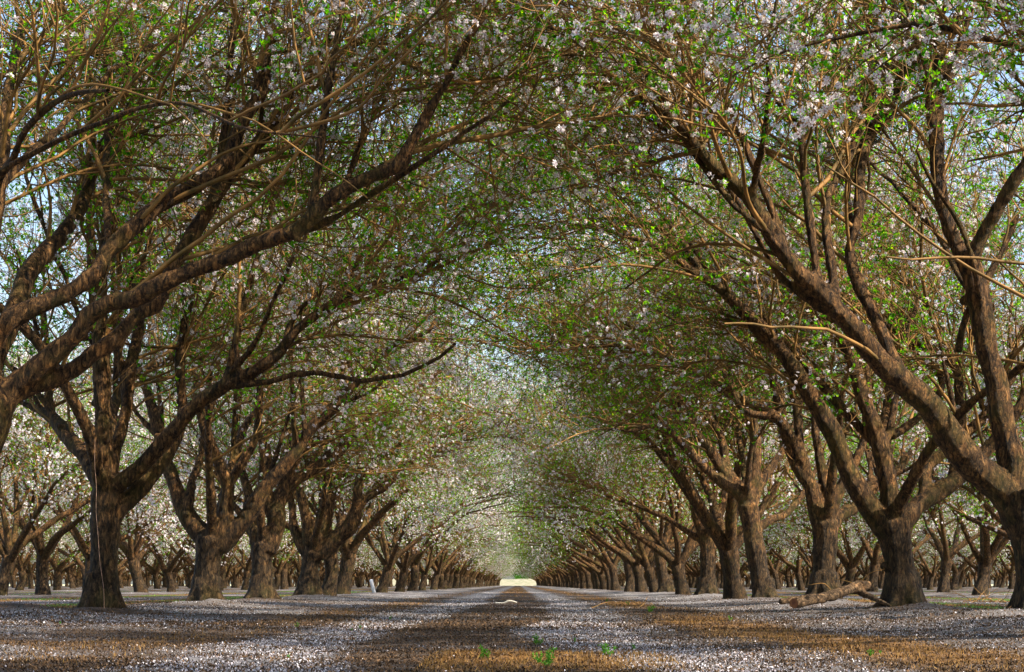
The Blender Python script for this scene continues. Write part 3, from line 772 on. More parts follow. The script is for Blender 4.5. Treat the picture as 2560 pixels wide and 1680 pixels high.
R2 = traced(23.9, [(2060, 1492, 70), (2060, 1420, 63), (2064, 1350, 62), (2060, 1306, 70)], [
    (0, 0.0, [(2052, 1310, 48), (2038, 1270, 42), (2028, 1217, 38), (1990, 1163, 34), (1963, 1082, 28), (1947, 1001, 26), (1931, 937, 24), (1925, 870, 22), (1915, 800, 18), (1905, 700, 14), (1890, 580, 10)]),
    (0, 0.5, [(2030, 1220, 30), (2001, 1120, 24), (1995, 1044, 24), (1979, 974, 20), (1965, 900, 16), (1975, 780, 12), (1960, 660, 9)]),
    (0, 0.3, [(2065, 1310, 42), (2074, 1249, 34), (2060, 1206, 28), (2049, 1141, 24), (2038, 1077, 22), (2035, 1000, 19), (2010, 880, 14), (2015, 760, 10)]),
    (0, 0.5, [(2075, 1330, 38), (2098, 1290, 34), (2135, 1270, 30), (2189, 1217, 26), (2240, 1180, 22), (2300, 1100, 16)]),
    (0, 0.2, [(2070, 1300, 38), (2087, 1249, 36), (2108, 1206, 30), (2140, 1150, 24), (2165, 1080, 20), (2160, 980, 15), (2180, 860, 11)]),
    (0, -0.6, [(2028, 1225, 30), (2000, 1140, 28), (1965, 1070, 27), (1920, 1028, 26), (1870, 1005, 24), (1817, 980, 23), (1750, 938, 20), (1710, 912, 18), (1678, 894, 16), (1616, 883, 14), (1549, 864, 12), (1468, 867, 9), (1388, 880, 6)]),
    (-0.3, -0.3, [(1925, 1040, 20), (1880, 1035, 19), (1845, 1010, 17), (1830, 960, 14), (1820, 900, 11)]),
], [(80, 60, 3.8, 0.06), (-80, 60, 3.4, 0.06)], 113)

R3 = traced(29.9, [(1910, 1499, 50), (1900, 1440, 52), (1888, 1370, 52), (1878, 1310, 46), (1870, 1262, 50)], [
    (0, -0.5, [(1870, 1262, 36), (1845, 1235, 30), (1807, 1208, 26), (1764, 1171, 24), (1724, 1130, 22), (1691, 1095, 20), (1670, 1068, 18), (1629, 1063, 16), (1581, 1077, 11), (1530, 1070, 6)]),
    (0, 0.0, [(1866, 1250, 36), (1845, 1216, 31), (1808, 1176, 28), (1779, 1130, 28), (1750, 1095, 26), (1724, 1063, 24), (1707, 1028, 22), (1697, 993, 20), (1670, 953, 18), (1643, 915, 16), (1616, 888, 12), (1560, 830, 7)]),
    (0, 0.4, [(1862, 1245, 28), (1839, 1205, 24), (1815, 1163, 22), (1807, 1109, 22), (1791, 1068, 20), (1764, 1039, 16), (1750, 1001, 12), (1740, 920, 8)]),
    (0, 0.2, [(1875, 1262, 38), (1880, 1220, 32), (1888, 1176, 30), (1890, 1122, 28), (1885, 1068, 26), (1878, 1000, 22), (1870, 930, 18), (1850, 830, 12)]),
    (0, 0.4, [(1880, 1262, 30), (1900, 1216, 26), (1925, 1170, 22), (1960, 1120, 19), (1990, 1040, 14), (2010, 940, 10)]),
    (0, 0.6, [(1885, 1330, 24), (1925, 1300, 22), (1965, 1285, 20), (2010, 1230, 15), (2050, 1150, 10)]),
], [(85, 60, 3.8, 0.06), (-85, 62, 3.2, 0.05)], 114)

R5 = traced(38.5, [(1768, 1478, 46), (1770, 1421, 41), (1768, 1375, 38), (1766, 1350, 42)], [
    (0, -0.3, [(1765, 1360, 32), (1757, 1330, 30), (1746, 1300, 28), (1736, 1265, 24), (1724, 1200, 20), (1710, 1130, 16), (1680, 1060, 11), (1640, 1000, 7)]),
    (0, 0.2, [(1770, 1355, 30), (1779, 1319, 28), (1790, 1295, 26), (1804, 1268, 22), (1812, 1220, 18), (1805, 1140, 14), (1815, 1040, 9)]),
    (0, 0.5, [(1775, 1370, 28), (1795, 1355, 25), (1831, 1333, 24), (1858, 1322, 20), (1895, 1290, 15), (1940, 1240, 10)]),
], [(90, 60, 3.6, 0.06), (-90, 60, 3.2, 0.06), (170, 40, 3.4, 0.06)], 115)

R7 = traced(49.5, [(1666, 1481, 36), (1655, 1430, 29), (1650, 1395, 28), (1648, 1372, 32)], [
    (0, -0.5, [(1646, 1375, 26), (1635, 1354, 23), (1610, 1347, 22), (1581, 1330, 20), (1562, 1300, 17), (1538, 1276, 16), (1503, 1258, 13), (1441, 1189, 12), (1401, 1149, 11), (1374, 1109, 9), (1347, 1082, 8), (1300, 1020, 5)]),
    (0, 0.0, [(1645, 1365, 24), (1635, 1335, 20), (1610, 1300, 17), (1602, 1260, 15), (1597, 1203, 12), (1608, 1149, 9), (1600, 1080, 6)]),
    (0, 0.3, [(1655, 1380, 24), (1664, 1345, 21), (1678, 1314, 20), (1700, 1273, 17), (1708, 1220, 13), (1700, 1150, 9)]),
    (0, 0.5, [(1652, 1385, 16), (1680, 1366, 14), (1712, 1350, 13), (1735, 1310, 10), (1760, 1280, 7)]),
    (-0.1, -0.2, [(1606, 1275, 11), (1585, 1250, 10), (1568, 1235, 10), (1561, 1200, 9), (1564, 1150, 8), (1555, 1090, 5)]),
], [(90, 60, 3.4, 0.06), (-90, 62, 3.0, 0.06)], 116)

# off-frame trees whose boughs reach into the top of the frame
def gen_limbs(rg, base, lean, nl=6, hfork=0.85, r=0.15, reach=4.05, fwd=None):
    base = np.array(base, float)
    f = base + np.array([lean[0] * hfork, lean[1] * hfork, hfork])
    mid = base * 0.5 + f * 0.5 + np.append(rg.normal(0, 0.03, 2), 0)
    T = (np.array([base - [0, 0, 0.12], base + [0, 0, 0.04], mid, f]), np.array([r * 1.35, r * 1.15, r * 0.92, r]))
    out = [T]
    a0 = rg.random() * 6.28 if fwd is None else fwd
    for i in range(nl):
        az = a0 + i * 2 * math.pi / nl + rg.normal(0, 0.25)
        inward = math.cos(az - (fwd if fwd is not None else 0))
        el = math.radians(rg.uniform(44, 66) - 5 * inward)
        ln = reach * rg.uniform(0.85, 1.1) * (1 + 0.10 * inward)
        p, rr = auto_limb(rg, f - np.array([0, 0, rg.uniform(0.0, 0.16)]), az, el, ln, r * rg.uniform(0.45, 0.62), bow=rg.uniform(-0.075, 0.02), wig=0.11, K=12, rend=0.012)
        out.append((p, rr))
        if rg.random() < 0.7:
            k = rg.integers(3, 6)
            p2, r2 = auto_limb(rg, p[k], az + rg.choice([-1, 1]) * rg.uniform(0.4, 0.9), el + 0.25, ln * 0.6, rr[k] * 0.75, bow=-0.02, wig=0.1, K=9, rend=0.012)
            out.append((p2, r2))
    return out

near_specs = [
    ('almond tree at the left edge whose heavy brown boughs sweep across the upper left', G_L, L0, dict(flower=0.62, n2=529, n3=5460, nsp=23120, sprouts=3)),
    ('almond tree with a thick straight trunk and a cord hanging down it, left row', G_L, L1, dict(flower=0.64, n2=482, n3=4940, nsp=21760, sprouts=11)),
    ('almond tree with a Y-shaped fork standing right of the trunk with the cord', G_L, L2, dict(flower=0.68, n2=459, n3=4680, nsp=20400, sprouts=11)),
    ('almond tree with knobbly pruned limbs, third full trunk of the left row', G_L, L3, dict(flower=0.72, n2=436, n3=4420, nsp=19040, sprouts=4)),
    ('almond tree with a bulging pale base and crowded upright limbs, left row', G_L, L4, dict(flower=0.68, n2=413, n3=4160, nsp=17680, sprouts=2)),
    ('dark almond tree cut by the right edge of the frame with a huge leaning bough', G_R, R0, dict(flower=0.48, n2=529, n3=5460, nsp=23120, sprouts=1)),
    ('almond tree with a thick furrowed trunk standing beside the fallen log', G_R, R1, dict(leafden=0.8, flower=0.30, n2=505, n3=5720, nsp=21760)),
    ('almond tree with a knot hole in its trunk standing behind the fallen log', G_R, R2, dict(leafden=0.8, flower=0.32, n2=459, n3=4940, nsp=20400)),
    ('almond tree with a left-leaning trunk just left of the fallen log', G_R, R3, dict(leafden=0.8, flower=0.34, n2=436, n3=4680, nsp=19040)),
    ('almond tree with a dark split trunk and one low bough pointing right', G_R, R5, dict(leafden=0.8, flower=0.36, n2=390, n3=4160, nsp=17680)),
    ('almond tree with one long low bough arching left over the track, right row', G_R, R7, dict(flower=0.38, n2=390, n3=3900, nsp=16320)),
]
for lab, grp, (base, limbs, rg), kw in near_specs:
    vox = 0.013 if base[1] < 22 else 0.018
    kw.update(lane=(1.0 if grp == G_L else -1.0, 0, 0), whips=36)
    if base[1] < 36: kw.update(face=np.array([0, 0.8, 0.25]), front=(0.25, 3.3) if base[1] < 15 else (-0.2, 2.6))
    parts = make_tree('t', base, limbs, rg, 'near', voxel=vox, zmin=1.45 if base[1] < 35 else 1.25, **kw)
    place_tree(parts, base, lab, grp)

# prototypes: crown leans towards local +X (the track)
def proto(seed, flower, leafden=1.0, nsp=17000, n2=340, n3=2600):
    rg = np.random.default_rng(seed)
    lb = gen_limbs(rg, (0, 0, 0), (rg.uniform(0.05, 0.25), rg.uniform(-0.1, 0.1)), nl=int(rg.integers(5, 7)), hfork=rg.uniform(0.7, 0.95), r=rg.uniform(0.14, 0.17), fwd=0.0)
    return make_tree('p', (0, 0, 0), lb, rg, 'far', flower, zmin=1.15, n2=n2, n3=n3, nsp=nsp, leafden=leafden, sprouts=2, lanecut=2.55)
PL = [proto(201 + i, fl) for i, fl in enumerate((0.78, 0.96, 0.66, 0.86))]
PR = [proto(221 + i, fl) for i, fl in enumerate((0.45, 0.62, 0.35, 0.55))]

rg = np.random.default_rng(77)
ORD = ['first', 'second', 'third', 'fourth', 'fifth', 'sixth', 'seventh', 'eighth', 'ninth', 'tenth', 'eleventh', 'twelfth', 'thirteenth', 'fourteenth', 'fifteenth', 'sixteenth', 'seventeenth', 'eighteenth']
def put(x, y, side, label, group, protos, jit=0.55):
    p = protos[int(rg.integers(len(protos)))]
    return place_tree(p, (x, y, float(ghgt(x, y)) - 0.01), label, group, (0 if side < 0 else math.pi) + rg.normal(0, jit), rg.uniform(0.86, 1.14), (rg.normal(0, .035), rg.normal(0, .035)))

# rest of the left row: seen bases first
lz = [38.7, 43.4, 54.2, 61.8, 68.8, 76.2, 85.5, 92, 98, 105, 111]
while lz[-1] < 372: lz.append(lz[-1] + rg.uniform(4.7, 5.7))
rz_ = [33.2, 43.5, 54.2, 58.8, 64.8, 73.8, 80.6, 85.5, 90.2, 95.5, 101]
while rz_[-1] < 374: rz_.append(rz_[-1] + rg.uniform(4.7, 5.7))
for side, zs, grp, prs, nm in ((-1, lz, G_L, PL, 'left'), (1, rz_, G_R, PR, 'right')):
    for i, z in enumerate(zs):
        if i < 11:
            n = i + 6 if side < 0 else (5, 7)[i] if i < 2 else i + 7
            lab = 'almond tree in the %s row, its %s trunk counting from the near end' % (nm, ORD[n - 1] if n <= 18 else '')
        else:
            lab = 'small far almond tree deep in the %s row towards the bright field' % nm
        put(side * ROW + rg.normal(0, 0.07), z, side, lab, grp if i < 11 else 'far almond trees closing the %s row' % nm, prs)
# trees beside and behind the camera (added out of view to cast the shade; only twigs of the nearest cross the frame top)
RN = traced(9.6, [(3195, 1600, 130), (3190, 1300, 120), (3180, 1050, 130)], [
    (0, 0.3, [(3170, 1080, 90), (3050, 800, 60), (2880, 480, 44), (2720, 240, 30), (2580, 130, 20), (2437, 91, 16), (2329, 62, 15), (2248, 65, 12), (2087, 97, 9), (1950, 130, 6), (1830, 190, 4)]),
    (0, 1.6, [(3170, 1080, 90), (3080, 700, 60), (2980, 300, 44), (2850, 0, 34), (2650, -160, 24), (2400, -180, 16), (2150, -120, 10)]),
    (0, 0.9, [(2720, 240, 18), (2640, 150, 14), (2500, 40, 11), (2380, -20, 9), (2200, -60, 6)]),
    (0, -1.0, [(3170, 1080, 80), (3100, 600, 60), (3000, 100, 44), (2800, -300, 30), (2500, -500, 18)]),
], [(0, 55, 3.6, 0.08), (40, 60, 3.6, 0.07), (-60, 55, 3.6, 0.07)], 131)
parts = make_tree('t', RN[0], RN[1], RN[2], 'near', flower=0.60, zmin=2.2, whips=6, n2=300, n3=2600, nsp=16000)
place_tree(parts, RN[0], 'almond tree beside the camera right, its thin twigs crossing the top right corner', G_R)
rgn = np.random.default_rng(141)
PN = [make_tree('t', (0, 0, 0), gen_limbs(rgn, (0, 0, 0), (0.15, 0.0), nl=6, r=0.16, fwd=0.0), rgn, 'near', flower=0.55, voxel=0.03, zmin=2.75, n2=300, n3=2400, nsp=15000)]
for x, y, s_, lab in ((ROW, 3.6, 1, 'unseen almond tree added for shade, right of the camera'),
                (-ROW, 2.0, -1, 'unseen almond tree added for shade, left of the camera'), (ROW, -1.8, 1, 'unseen almond tree added for shade, behind the camera on the right'), (-ROW, -4.0, -1, 'unseen almond tree added for shade, behind the camera on the left'),
                (ROW, -7.0, 1, 'second unseen almond tree added for shade, behind the camera on the right'), (ROW + ALLEY, 1, 1, 'almond tree in the second row, right of the camera'), (ROW + ALLEY, 7, 1, 'second almond tree in the second row right of the camera'),
                (ROW + ALLEY, 13, 1, 'almond tree in the second right row beyond the frame edge'), (ROW + ALLEY, 19, 1, 'almond tree in the second right row further beyond the frame edge'), (ROW + ALLEY, 25, 1, 'almond tree in the second right row just beyond the frame edge')):
    put(x, y, s_, lab, G_L if s_ < 0 else G_R, PN if abs(x) < 5 else PR, 0.12)

# second and third rows on both sides
for row in (1, 2):
    x = ROW + ALLEY * row
    for side, prs, nm in ((-1, PL, 'left'), (1, PR, 'right')):
        z = x / 0.275 + rg.uniform(0, 2); i = 0
        zmax = 250 if row == 1 else 222
        while z < zmax:
            rn = ('second', 'third')[row - 1]
            if i < 7: lab = 'smaller almond tree in the %s row %s of the track, %s from the frame edge' % (rn, nm, ORD[i])
            else: lab = 'distant almond tree seen between the trunks, %s row to the %s' % (rn, nm)
            put(side * (x + rg.normal(0, 0.15)), z, side if rg.random() < 0.5 else -side, lab, 'almond trees in the %s row to the %s' % (rn, nm), PL + PR if side > 0 else PL + PR[:1], 0.9)
            z += rg.uniform(4.8, 5.8); i += 1

# ---- the far orchard beyond: one mass, instanced on points
def far_orchard():
    pts = []
    for row in range(1, 12):
        x = ROW + ALLEY * row
        for side in (-1, 1):
            z = {1: 252, 2: 224}.get(row, x / 0.275)
            while z < 370:
                pts.append((side * (x + rg.normal(0, 0.2)), z, 0.0)); z += rg.uniform(4.9, 6.0)
    pts = np.array(pts)
    me = bpy.data.meshes.new('distant_orchard'); me.from_pydata([tuple(p) for p in pts], [], [])
    for m_ in (M_BARK, M_TWIG, M_LEAF, M_PETAL): me.materials.append(m_)
    o = obj('distant_orchard', me)
    tag(o, 'mass of distant blossoming almond trees filling the gaps between the trunks', 'orchard', kind='stuff')
    ng = bpy.data.node_groups.new('orchard_points', 'GeometryNodeTree')
    ng.interface.new_socket('Geometry', in_out='INPUT', socket_type='NodeSocketGeometry')
    ng.interface.new_socket('Geometry', in_out='OUTPUT', socket_type='NodeSocketGeometry')
    N = ng.nodes; K = ng.links.new
    gi = N.new('NodeGroupInput'); go = N.new('NodeGroupOutput'); j = N.new('GeometryNodeJoinGeometry')
    rv = N.new('FunctionNodeRandomValue'); rv.data_type = 'FLOAT_VECTOR'
    rv.inputs[0].default_value = (0, 0, 0); rv.inputs[1].default_value = (0, 0, 6.28)
    for srcs, seed, sel in ((PL[0], 1, 0), (PL[1], 2, 1), (PR[1], 3, 2)):
        # choose a third of the points for each kind of tree
        idn = N.new('GeometryNodeInputIndex'); md = N.new('ShaderNodeMath'); md.operation = 'MODULO'; K(idn.outputs[0], md.inputs[0]); md.inputs[1].default_value = 3
        cmpn = N.new('FunctionNodeCompare'); cmpn.data_type = 'FLOAT'; cmpn.operation = 'EQUAL'; K(md.outputs[0], cmpn.inputs[0]); cmpn.inputs[1].default_value = sel; cmpn.inputs['Epsilon'].default_value = 0.1
        srcobj = next(q for q in bpy.data.objects if q.type == 'MESH' and q.data == srcs['trunk'])
        jj = N.new('GeometryNodeJoinGeometry')
        for ch in srcobj.parent.children:
            oi = N.new('GeometryNodeObjectInfo'); oi.transform_space = 'ORIGINAL'; oi.inputs[0].default_value = ch
            # geometry in the child's own space
            K(oi.outputs['Geometry'], jj.inputs[0])
        ip = N.new('GeometryNodeInstanceOnPoints')
        K(gi.outputs[0], ip.inputs['Points']); K(cmpn.outputs[0], ip.inputs['Selection']); K(jj.outputs[0], ip.inputs['Instance']); K(rv.outputs[0], ip.inputs['Rotation'])
        K(ip.outputs[0], j.inputs[0])
    K(j.outputs[0], go.inputs[0])
    md = o.modifiers.new('orchard', 'NODES'); md.node_group = ng
far_orchard()

# ------------------------------------------------------------------ small things
def finish(g, name, mats, smooth=True, parent=None):
    return obj(name, g.build(name, mats, smooth), parent)

M_LOG = bark('log_bark', (0.05, 0.027, 0.013), (0.42, 0.27, 0.15), (0.10, 0.08, 0.05), 0.3, 1.0, 1.0)
M_CUT = simple('sawn_wood', (0.30, 0.12, 0.05), 0.7, (0.14, 0.05, 0.025), 25)

def ring_disc(c, n, r, sides=20):
    n = nrm(np.array(n, float)); a = nrm(np.cross(n, [0.1, 0.2, 1])); b = np.cross(n, a)
    th = np.arange(sides) * 2 * math.pi / sides
    jit = 1 + 0.06 * np.sin(th * 3 + 1) + 0.04 * np.sin(th * 5)
    V = np.vstack([c, c + r * jit[:, None] * (np.cos(th)[:, None] * a + np.sin(th)[:, None] * b)])
    i = np.arange(sides)
    F = np.stack([i * 0, 1 + i, 1 + (i + 1) % sides], -1)
    return V, F

def log_build():
    base = np.array([2.62, 17.9, float(ghgt(2.62, 17.9))])
    r = bpy.data.objects.new('fallen_log', None); C.objects.link(r); r.location = base
    tag(r, 'pale brown fallen log with a sawn reddish end lying beside the furrowed trunk', 'log')
    def P(x, y, z): return at(x, y, z) - base
    pts = np.array([P(1988, 1508, 17.6), P(2030, 1500, 17.8), P(2075, 1490, 18.1), P(2110, 1478, 18.3), P(2150, 1466, 18.5), P(2172, 1462, 18.6)])
    pts[:, 2] = np.maximum(pts[:, 2], 0.03)
    rad = np.array([0.046, 0.044, 0.050, 0.048, 0.062, 0.035])
    p, q = resample(pts, rad, 0.04)
    V1, F1, T1 = cap_tube(p, q * (1 + 0.09 * np.sin(np.arange(len(p)) * 1.3)), 14)
    pts = np.array([P(2148, 1478, 18.5), P(2175, 1492, 18.2), P(2200, 1503, 18.0), P(2222, 1512, 17.9)])
    p2, q2 = resample(pts, np.array([0.038, 0.028, 0.022, 0.016]), 0.04)
    V2, F2, T2 = cap_tube(p2, q2, 10)
    n = len(V1)
    me = remesh('log', np.vstack([V1, V2]), [F1, T1, F2 + n, T2 + n], 0.009, [M_LOG], 0.02)
    obj('log', me, r)
    d = p[0] - p[1]
    V, F = ring_disc(p[0] + nrm(d) * 0.024, d, 0.044)
    obj('sawn_end', mesh('sawn_end', V, [F], M_CUT), r)
    g = Geo(); rr = np.random.default_rng(3)
    for (a, az, el, ln) in ((4, 1.6, 1.0, 0.35), (4, 2.4, 0.8, 0.3), (3, 0.6, 1.2, 0.3)):
        P_, R_ = auto_limb(rr, (pts[0] if a > 3 else p[len(p) // 2]), az, el, ln, 0.006, bow=-0.12, wig=0.2, K=10, rend=0.0015)
        V, F = tubes(P_[None], np.minimum(R_, 0.006)[None], 5)
        obj('dead_twig', mesh('dead_twig', V, [F], M_TWIG, True), r)
    # second thinner log behind
    b2 = np.array([2.5, 18.9, float(ghgt(2.5, 18.9))])
    pts = np.array([at(1950, 1504, 18.9), at(1985, 1499, 19.0), at(2030, 1492, 19.1), at(2065, 1488, 19.2)]) - b2
    pts[:, 2] = np.maximum(pts[:, 2], 0.02)
    p, q = resample(pts, np.array([0.03, 0.034, 0.032, 0.028]), 0.04)
    V, F, T = cap_tube(p, q, 10)
    o = obj('fallen_branch', remesh('fallen_branch', V, [F, T], 0.008, [M_LOG], 0.01)); o.location = b2
    tag(o, 'thinner dead branch lying on the petals behind the sawn log', 'branch')
log_build()

def bone_branch():
    Z = 28.5
    b = at(1262, 1500, Z); b[2] = float(ghgt(b[0], b[1]))
    pts = np.array([at(1237, 1499, Z), at(1250, 1500, Z), at(1262, 1499, Z), at(1270, 1495, Z), at(1279, 1495, Z), at(1292, 1498, Z)]) - b
    pts[:, 2] += 0.012 - pts[0, 2]
    p, q = resample(pts, np.array([0.010, 0.012, 0.014, 0.018, 0.015, 0.007]), 0.02)
    V, F, T = cap_tube(p, q, 8)
    o = obj('bleached_branch', mesh('bleached_branch', V, [F, T], simple('bleached_wood', (0.80, 0.76, 0.68), 0.8, (0.62, 0.56, 0.46)), True)); o.location = b
    tag(o, 'short white bleached branch lying in the middle of the track', 'branch')
bone_branch()

def weeds():
    rr = np.random.default_rng(9)
    spec = [(1212, 1650, 34, 'leafy green weed left of the others in the dark strip between the wheel tracks'), (1343, 1655, 26, 'low green weed between the leafy one and the tall one in the foreground'),
            (1375, 1668, 48, 'tallest green weed in the foreground orange grass'), (1344, 1612, 26, 'green weed just behind the tallest one'),
            (1514, 1636, 36, 'green weed standing alone at the left edge of the right wheel track'), (1588, 1625, 16, 'small flat weed in the right wheel track'), (1435, 1606, 14, 'tiny weed behind the foreground grass in the middle'),
            (1626, 1530, 20, 'upright weed in the orange strip right of the track'), (1572, 1512, 12, 'tiny far weed in the orange strip'), (1516, 1503, 10, 'weed tuft far along the orange strip'),
            (2175, 1636, 20, 'green weed in the orange grass at the lower right'), (2200, 1640, 12, 'small weed beside the one at the lower right'), (1827, 1552, 12, 'small weed in the petals right of the track'),
            (900, 1575, 12, 'small weed at the left edge of the left wheel track'), (880, 1580, 10, 'tiny weed beside the left wheel track'), (721, 1645, 12, 'low weed in the orange grass at the lower left'),
            (975, 1552, 12, 'weed near the left wheel track where it narrows'), (742, 1568, 12, 'yellowish weed in the petals left of the track'), (150, 1560, 10, 'tiny weed under the thick trunk with the cord')]
    for x, y, hp, lab in spec:
        Z = FS * (CAMZ) / (y - HY)
        for _ in range(3):
            X = (x - VX) / FS * Z; Z = FS * (CAMZ - float(ghgt(X, Z))) / (y - HY)
        h = hp / FS * Z
        X = (x - VX) / FS * Z
        ns = 3 if hp < 20 else 5
        r = bpy.data.objects.new('weed', None); C.objects.link(r); r.location = (X, Z, float(ghgt(X, Z)))
        tag(r, lab, 'weed', 'green weeds on the orchard floor')
        g = Geo(); lg = Geo()
        for k in range(ns):
            P_, R_ = auto_limb(rr, (rr.normal(0, h * .14), rr.normal(0, h * .14), 0), rr.random() * 6.28, rr.uniform(0.9, 1.5), h * rr.uniform(0.6, 1.0), 0.0012, wig=0.08, K=6, rend=0.0006)
            V, F = tubes(P_[None], np.full((1, 6), 0.0013), 4); g.add(V, F)
            for q in P_[1:]:
                V, F = leaves(rr, q[None], np.array([[0, 0, 0.5]]), 4, (h * 0.16, h * 0.30), (h * 0.035, h * 0.06), 1.0); lg.add(V, F)
        finish(g, 'stem', [M_GREEN], True, r); finish(lg, 'leaves', [M_GREEN], False, r)
weeds()

def cord():
    Z = 17.1
    pts = [(235, 1062), (238, 1160), (241, 1262), (243, 1324), (248, 1380), (256, 1450), (263, 1540)]
    b = np.array([at(250, 1530, Z)[0], Z, 0.0])
    P_, R_ = resample(np.array([at(x, y, Z) for x, y in pts]) - b, np.full(len(pts), 0.0022), 0.05)
    P_ = P_ + np.stack([np.sin(np.arange(len(P_)) * .8) * .004, np.zeros(len(P_)), np.zeros(len(P_))], -1)
    V, F = tubes(P_[None], R_[None], 5)
    o = obj('hanging_cord', mesh('hanging_cord', V, [F], simple('cord_fibre', (0.45, 0.28, 0.2), 0.8))); o.location = b
    tag(o, 'thin pale cord hanging down the front of the thick left trunk', 'cord')
cord()

def sapling():
    Z = 50.5
    b = at(936, 1478, Z); b[2] = float(ghgt(b[0], Z))
    r = bpy.data.objects.new('sapling', None); C.objects.link(r); r.location = b
    tag(r, 'thin young tree in a white trunk sleeve between the left row trunks', 'sapling')
    P_ = np.array([[0, 0, 0], [-0.04, 0, 0.15], [-0.085, 0, 0.34]])
    p, q = resample(P_, np.array([0.045, 0.045, 0.045]), 0.05)
    V, F, T = cap_tube(p, q, 12)
    obj('white_sleeve', mesh('white_sleeve', V, [F, T], simple('sleeve_plastic', (0.82, 0.82, 0.84), 0.5, (0.6, 0.62, 0.65), 12), True), r)
    P_ = np.array([[-0.085, 0, 0.34], [-0.12, 0, 0.6], [-0.16, 0, 0.9], [-0.13, 0, 1.2]])
    p, q = resample(P_, np.array([0.009, 0.008, 0.006, 0.004]), 0.08)
    V, F, T = cap_tube(p, q, 6)
    obj('stem', mesh('stem', V, [F, T], M_TWIG, True), r)
sapling()

def stump():
    Z = 62.0
    b = at(1818, 1473, Z); b[2] = float(ghgt(b[0], Z))
    P_ = np.array([[0.02, 0, -0.05], [0, 0, 0.1], [-0.02, 0, 0.35], [0.0, 0, 0.62]])
    p, q = resample(P_, np.array([0.13, 0.10, 0.085, 0.075]), 0.08)
    V, F, T = cap_tube(p, q, 12)
    r = bpy.data.objects.new('tree_stump', None); C.objects.link(r); r.location = b
    tag(r, 'tall cut stump between the leaning trunks right of the track', 'stump')
    obj('stump', mesh('stump', V, [F, T], M_BARK, True), r)
    V, F = ring_disc(p[-1] + np.array([0, 0, 0.045]), (0, -0.2, 1), 0.07)
    obj('sawn_top', mesh('sawn_top', V, [F], M_CUT), r)
stump()

def brush(px, py, label, n, seed):
    rr = np.random.default_rng(seed)
    Z = FS * CAMZ / (py - HY)
    b = at(px, py, Z); b[2] = float(ghgt(b[0], Z))
    g = Geo()
    for k in range(n):
        P_, R_ = auto_limb(rr, (rr.normal(0, .25), rr.normal(0, .25), 0.01), rr.random() * 6.28, rr.uniform(0.02, 0.5), rr.uniform(0.3, 0.8), 0.005, bow=-0.03, wig=0.15, K=8, rend=0.002)
        P_[:, 2] = np.maximum(P_[:, 2], 0.004)
        V, F = tubes(P_[None], np.minimum(R_, .006)[None], 5); g.add(V, F)
    o = obj('twig_heap', g.build('twig_heap', [M_TWIG], True)); o.location = b
    tag(o, label, 'twigs')
brush(2478, 1506, 'loose heap of dead twigs on the ground by the right edge', 22, 4)
brush(1560, 1520, 'few dead twigs at the edge of the orange strip', 3, 6)

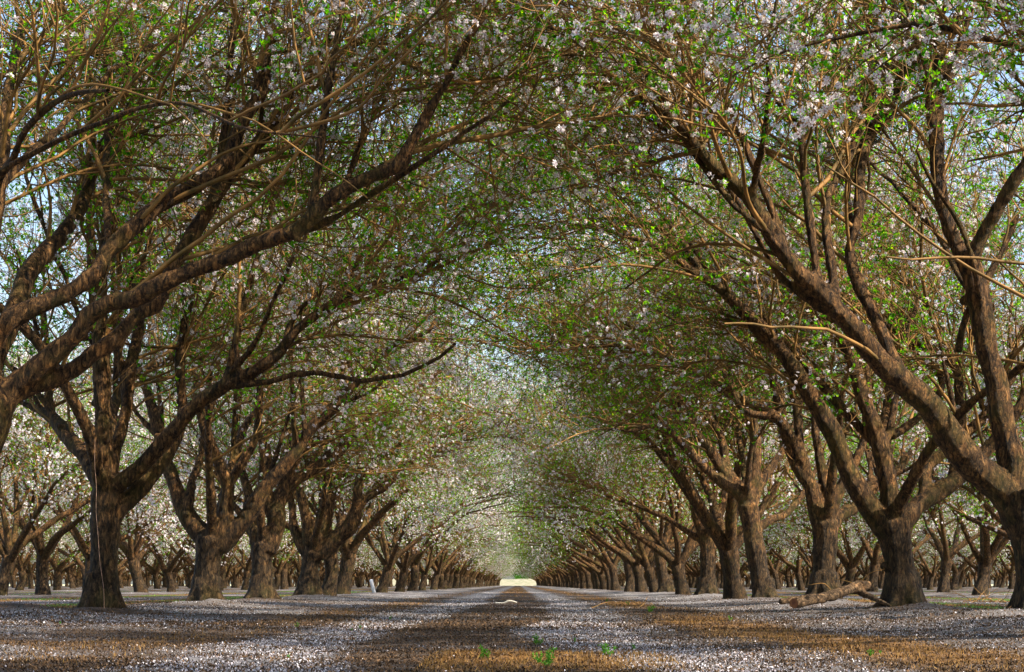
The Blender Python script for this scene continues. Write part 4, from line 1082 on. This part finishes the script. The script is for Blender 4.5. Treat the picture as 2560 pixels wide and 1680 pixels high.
def far_end():
    # farm track crossing behind the orchard, and the tree line beyond the field
    V = np.array([[-200, 379, 0.02], [200, 379, 0.02], [200, 386, 0.02], [-200, 386, 0.02]], float)
    o = obj('dirt_road', mesh('dirt_road', V, [np.array([[0, 1, 2, 3]])], simple('road_dirt', (0.30, 0.24, 0.22), 0.9, (0.22, 0.18, 0.17), 0.3)))
    tag(o, kind='structure')
    V = []; ly = [(394, 0.0), (396, 0.25), (400, 0.95), (403, 1.32), (406, 1.4), (411, 1.38), (418, 0.6), (424, -0.1)]
    lx = np.concatenate([np.linspace(-30, -12, 30), np.linspace(-10, 10, 60), np.linspace(12, 30, 30)])
    LX, LY = np.meshgrid(lx, [a for a, b in ly]); LZ = np.repeat(np.array([b for a, b in ly])[:, None], len(lx), 1) * (1 + 0.04 * np.sin(LX * 0.7)) + 0.04 * (vn(LX * 1.5, LY) - 0.5)
    ny, nx = LX.shape; idx = np.arange(nx * ny).reshape(ny, nx)
    F = np.stack([idx[:-1, :-1], idx[:-1, 1:], idx[1:, 1:], idx[1:, :-1]], -1).reshape(-1, 4)
    o = obj('grassy_bank', mesh('grassy_bank', np.stack([LX, LY, LZ], -1).reshape(-1, 3), [F], simple('bank_grass', (0.34, 0.30, 0.21), 0.9, (0.20, 0.21, 0.12), 1.3), True))
    tag(o, kind='structure')
    rr = np.random.default_rng(12)
    for i, (px, Z, h) in enumerate(((1322, 620, 8.0), (1300, 900, 5.5), (1350, 600, 9.0), (1372, 640, 9.0))):
        X = (px - VX) / FS * Z
        r = bpy.data.objects.new('shade_tree', None); C.objects.link(r); r.location = (X, Z, 0)
        tag(r, 'far dark green tree beyond the pale field, number %d from the gap in the trees' % (i + 1) if False else ('broad dark tree beyond the pale field at the end of the track', 'lower dark tree left of the broad one beyond the field', 'tall dark tree at the right end of the field view', 'dark tree behind the last trunks on the right', 'small hazy tree beyond the field on the left', 'hazy tree behind the last trunks on the left')[i], 'tree', 'trees beyond the field')
        P_ = np.array([[0, 0, -0.2], [0.1, 0, h * 0.2], [0, 0, h * 0.5]]); p, q = resample(P_, np.array([0.4, 0.3, 0.15]), 0.5)
        Vv, F, T = cap_tube(p, q, 8); obj('trunk', mesh('trunk', Vv, [F, T], M_BARK, True), r)
        n = 7000
        cen = rr.normal(0, 1, (14, 3)) * np.array([h * 0.28, h * 0.28, h * 0.16]) + np.array([0, 0, h * 0.58])
        c = cen[rr.integers(0, 14, n)] + rr.normal(0, 1, (n, 3)) * h * 0.085
        c[:, 2] = np.clip(c[:, 2], h * .18, None)
        Vv, F = leaves(rr, c, np.tile([[0, 0, 0.3]], (n, 1)), 1, (0.25, 0.5), (0.08, 0.16), 1.2)
        obj('crown', mesh('crown', Vv, [F], M_GREEN), r)
far_end()
def haze():
    me = bpy.data.meshes.new('haze')
    x0, x1, y0, y1, z0, z1 = -260, 260, -60, 1000, -2.0, 14.0
    v = [(x0, y0, z0), (x1, y0, z0), (x1, y1, z0), (x0, y1, z0), (x0, y0, z1), (x1, y0, z1), (x1, y1, z1), (x0, y1, z1)]
    me.from_pydata(v, [], [(0, 3, 2, 1), (4, 5, 6, 7), (0, 1, 5, 4), (1, 2, 6, 5), (2, 3, 7, 6), (3, 0, 4, 7)])
    m = bpy.data.materials.new('haze'); m.use_nodes = True
    t = m.node_tree; t.nodes.remove(t.nodes['Principled BSDF'])
    pv = t.nodes.new('ShaderNodeVolumePrincipled'); pv.inputs['Color'].default_value = (0.9, 0.93, 1, 1); pv.inputs['Density'].default_value = HAZE
    t.links.new(pv.outputs[0], t.nodes['Material Output'].inputs['Volume'])
    me.materials.append(m)
    tag(obj('haze', me), 'thin pale haze filling the long avenue', 'haze', kind='stuff')
HAZE = 0.0
if HAZE: haze()
print('OBJECTS', len(bpy.data.objects), 'MESHES', len(bpy.data.meshes), 'POLYS', sum(len(m.polygons) for m in bpy.data.meshes))
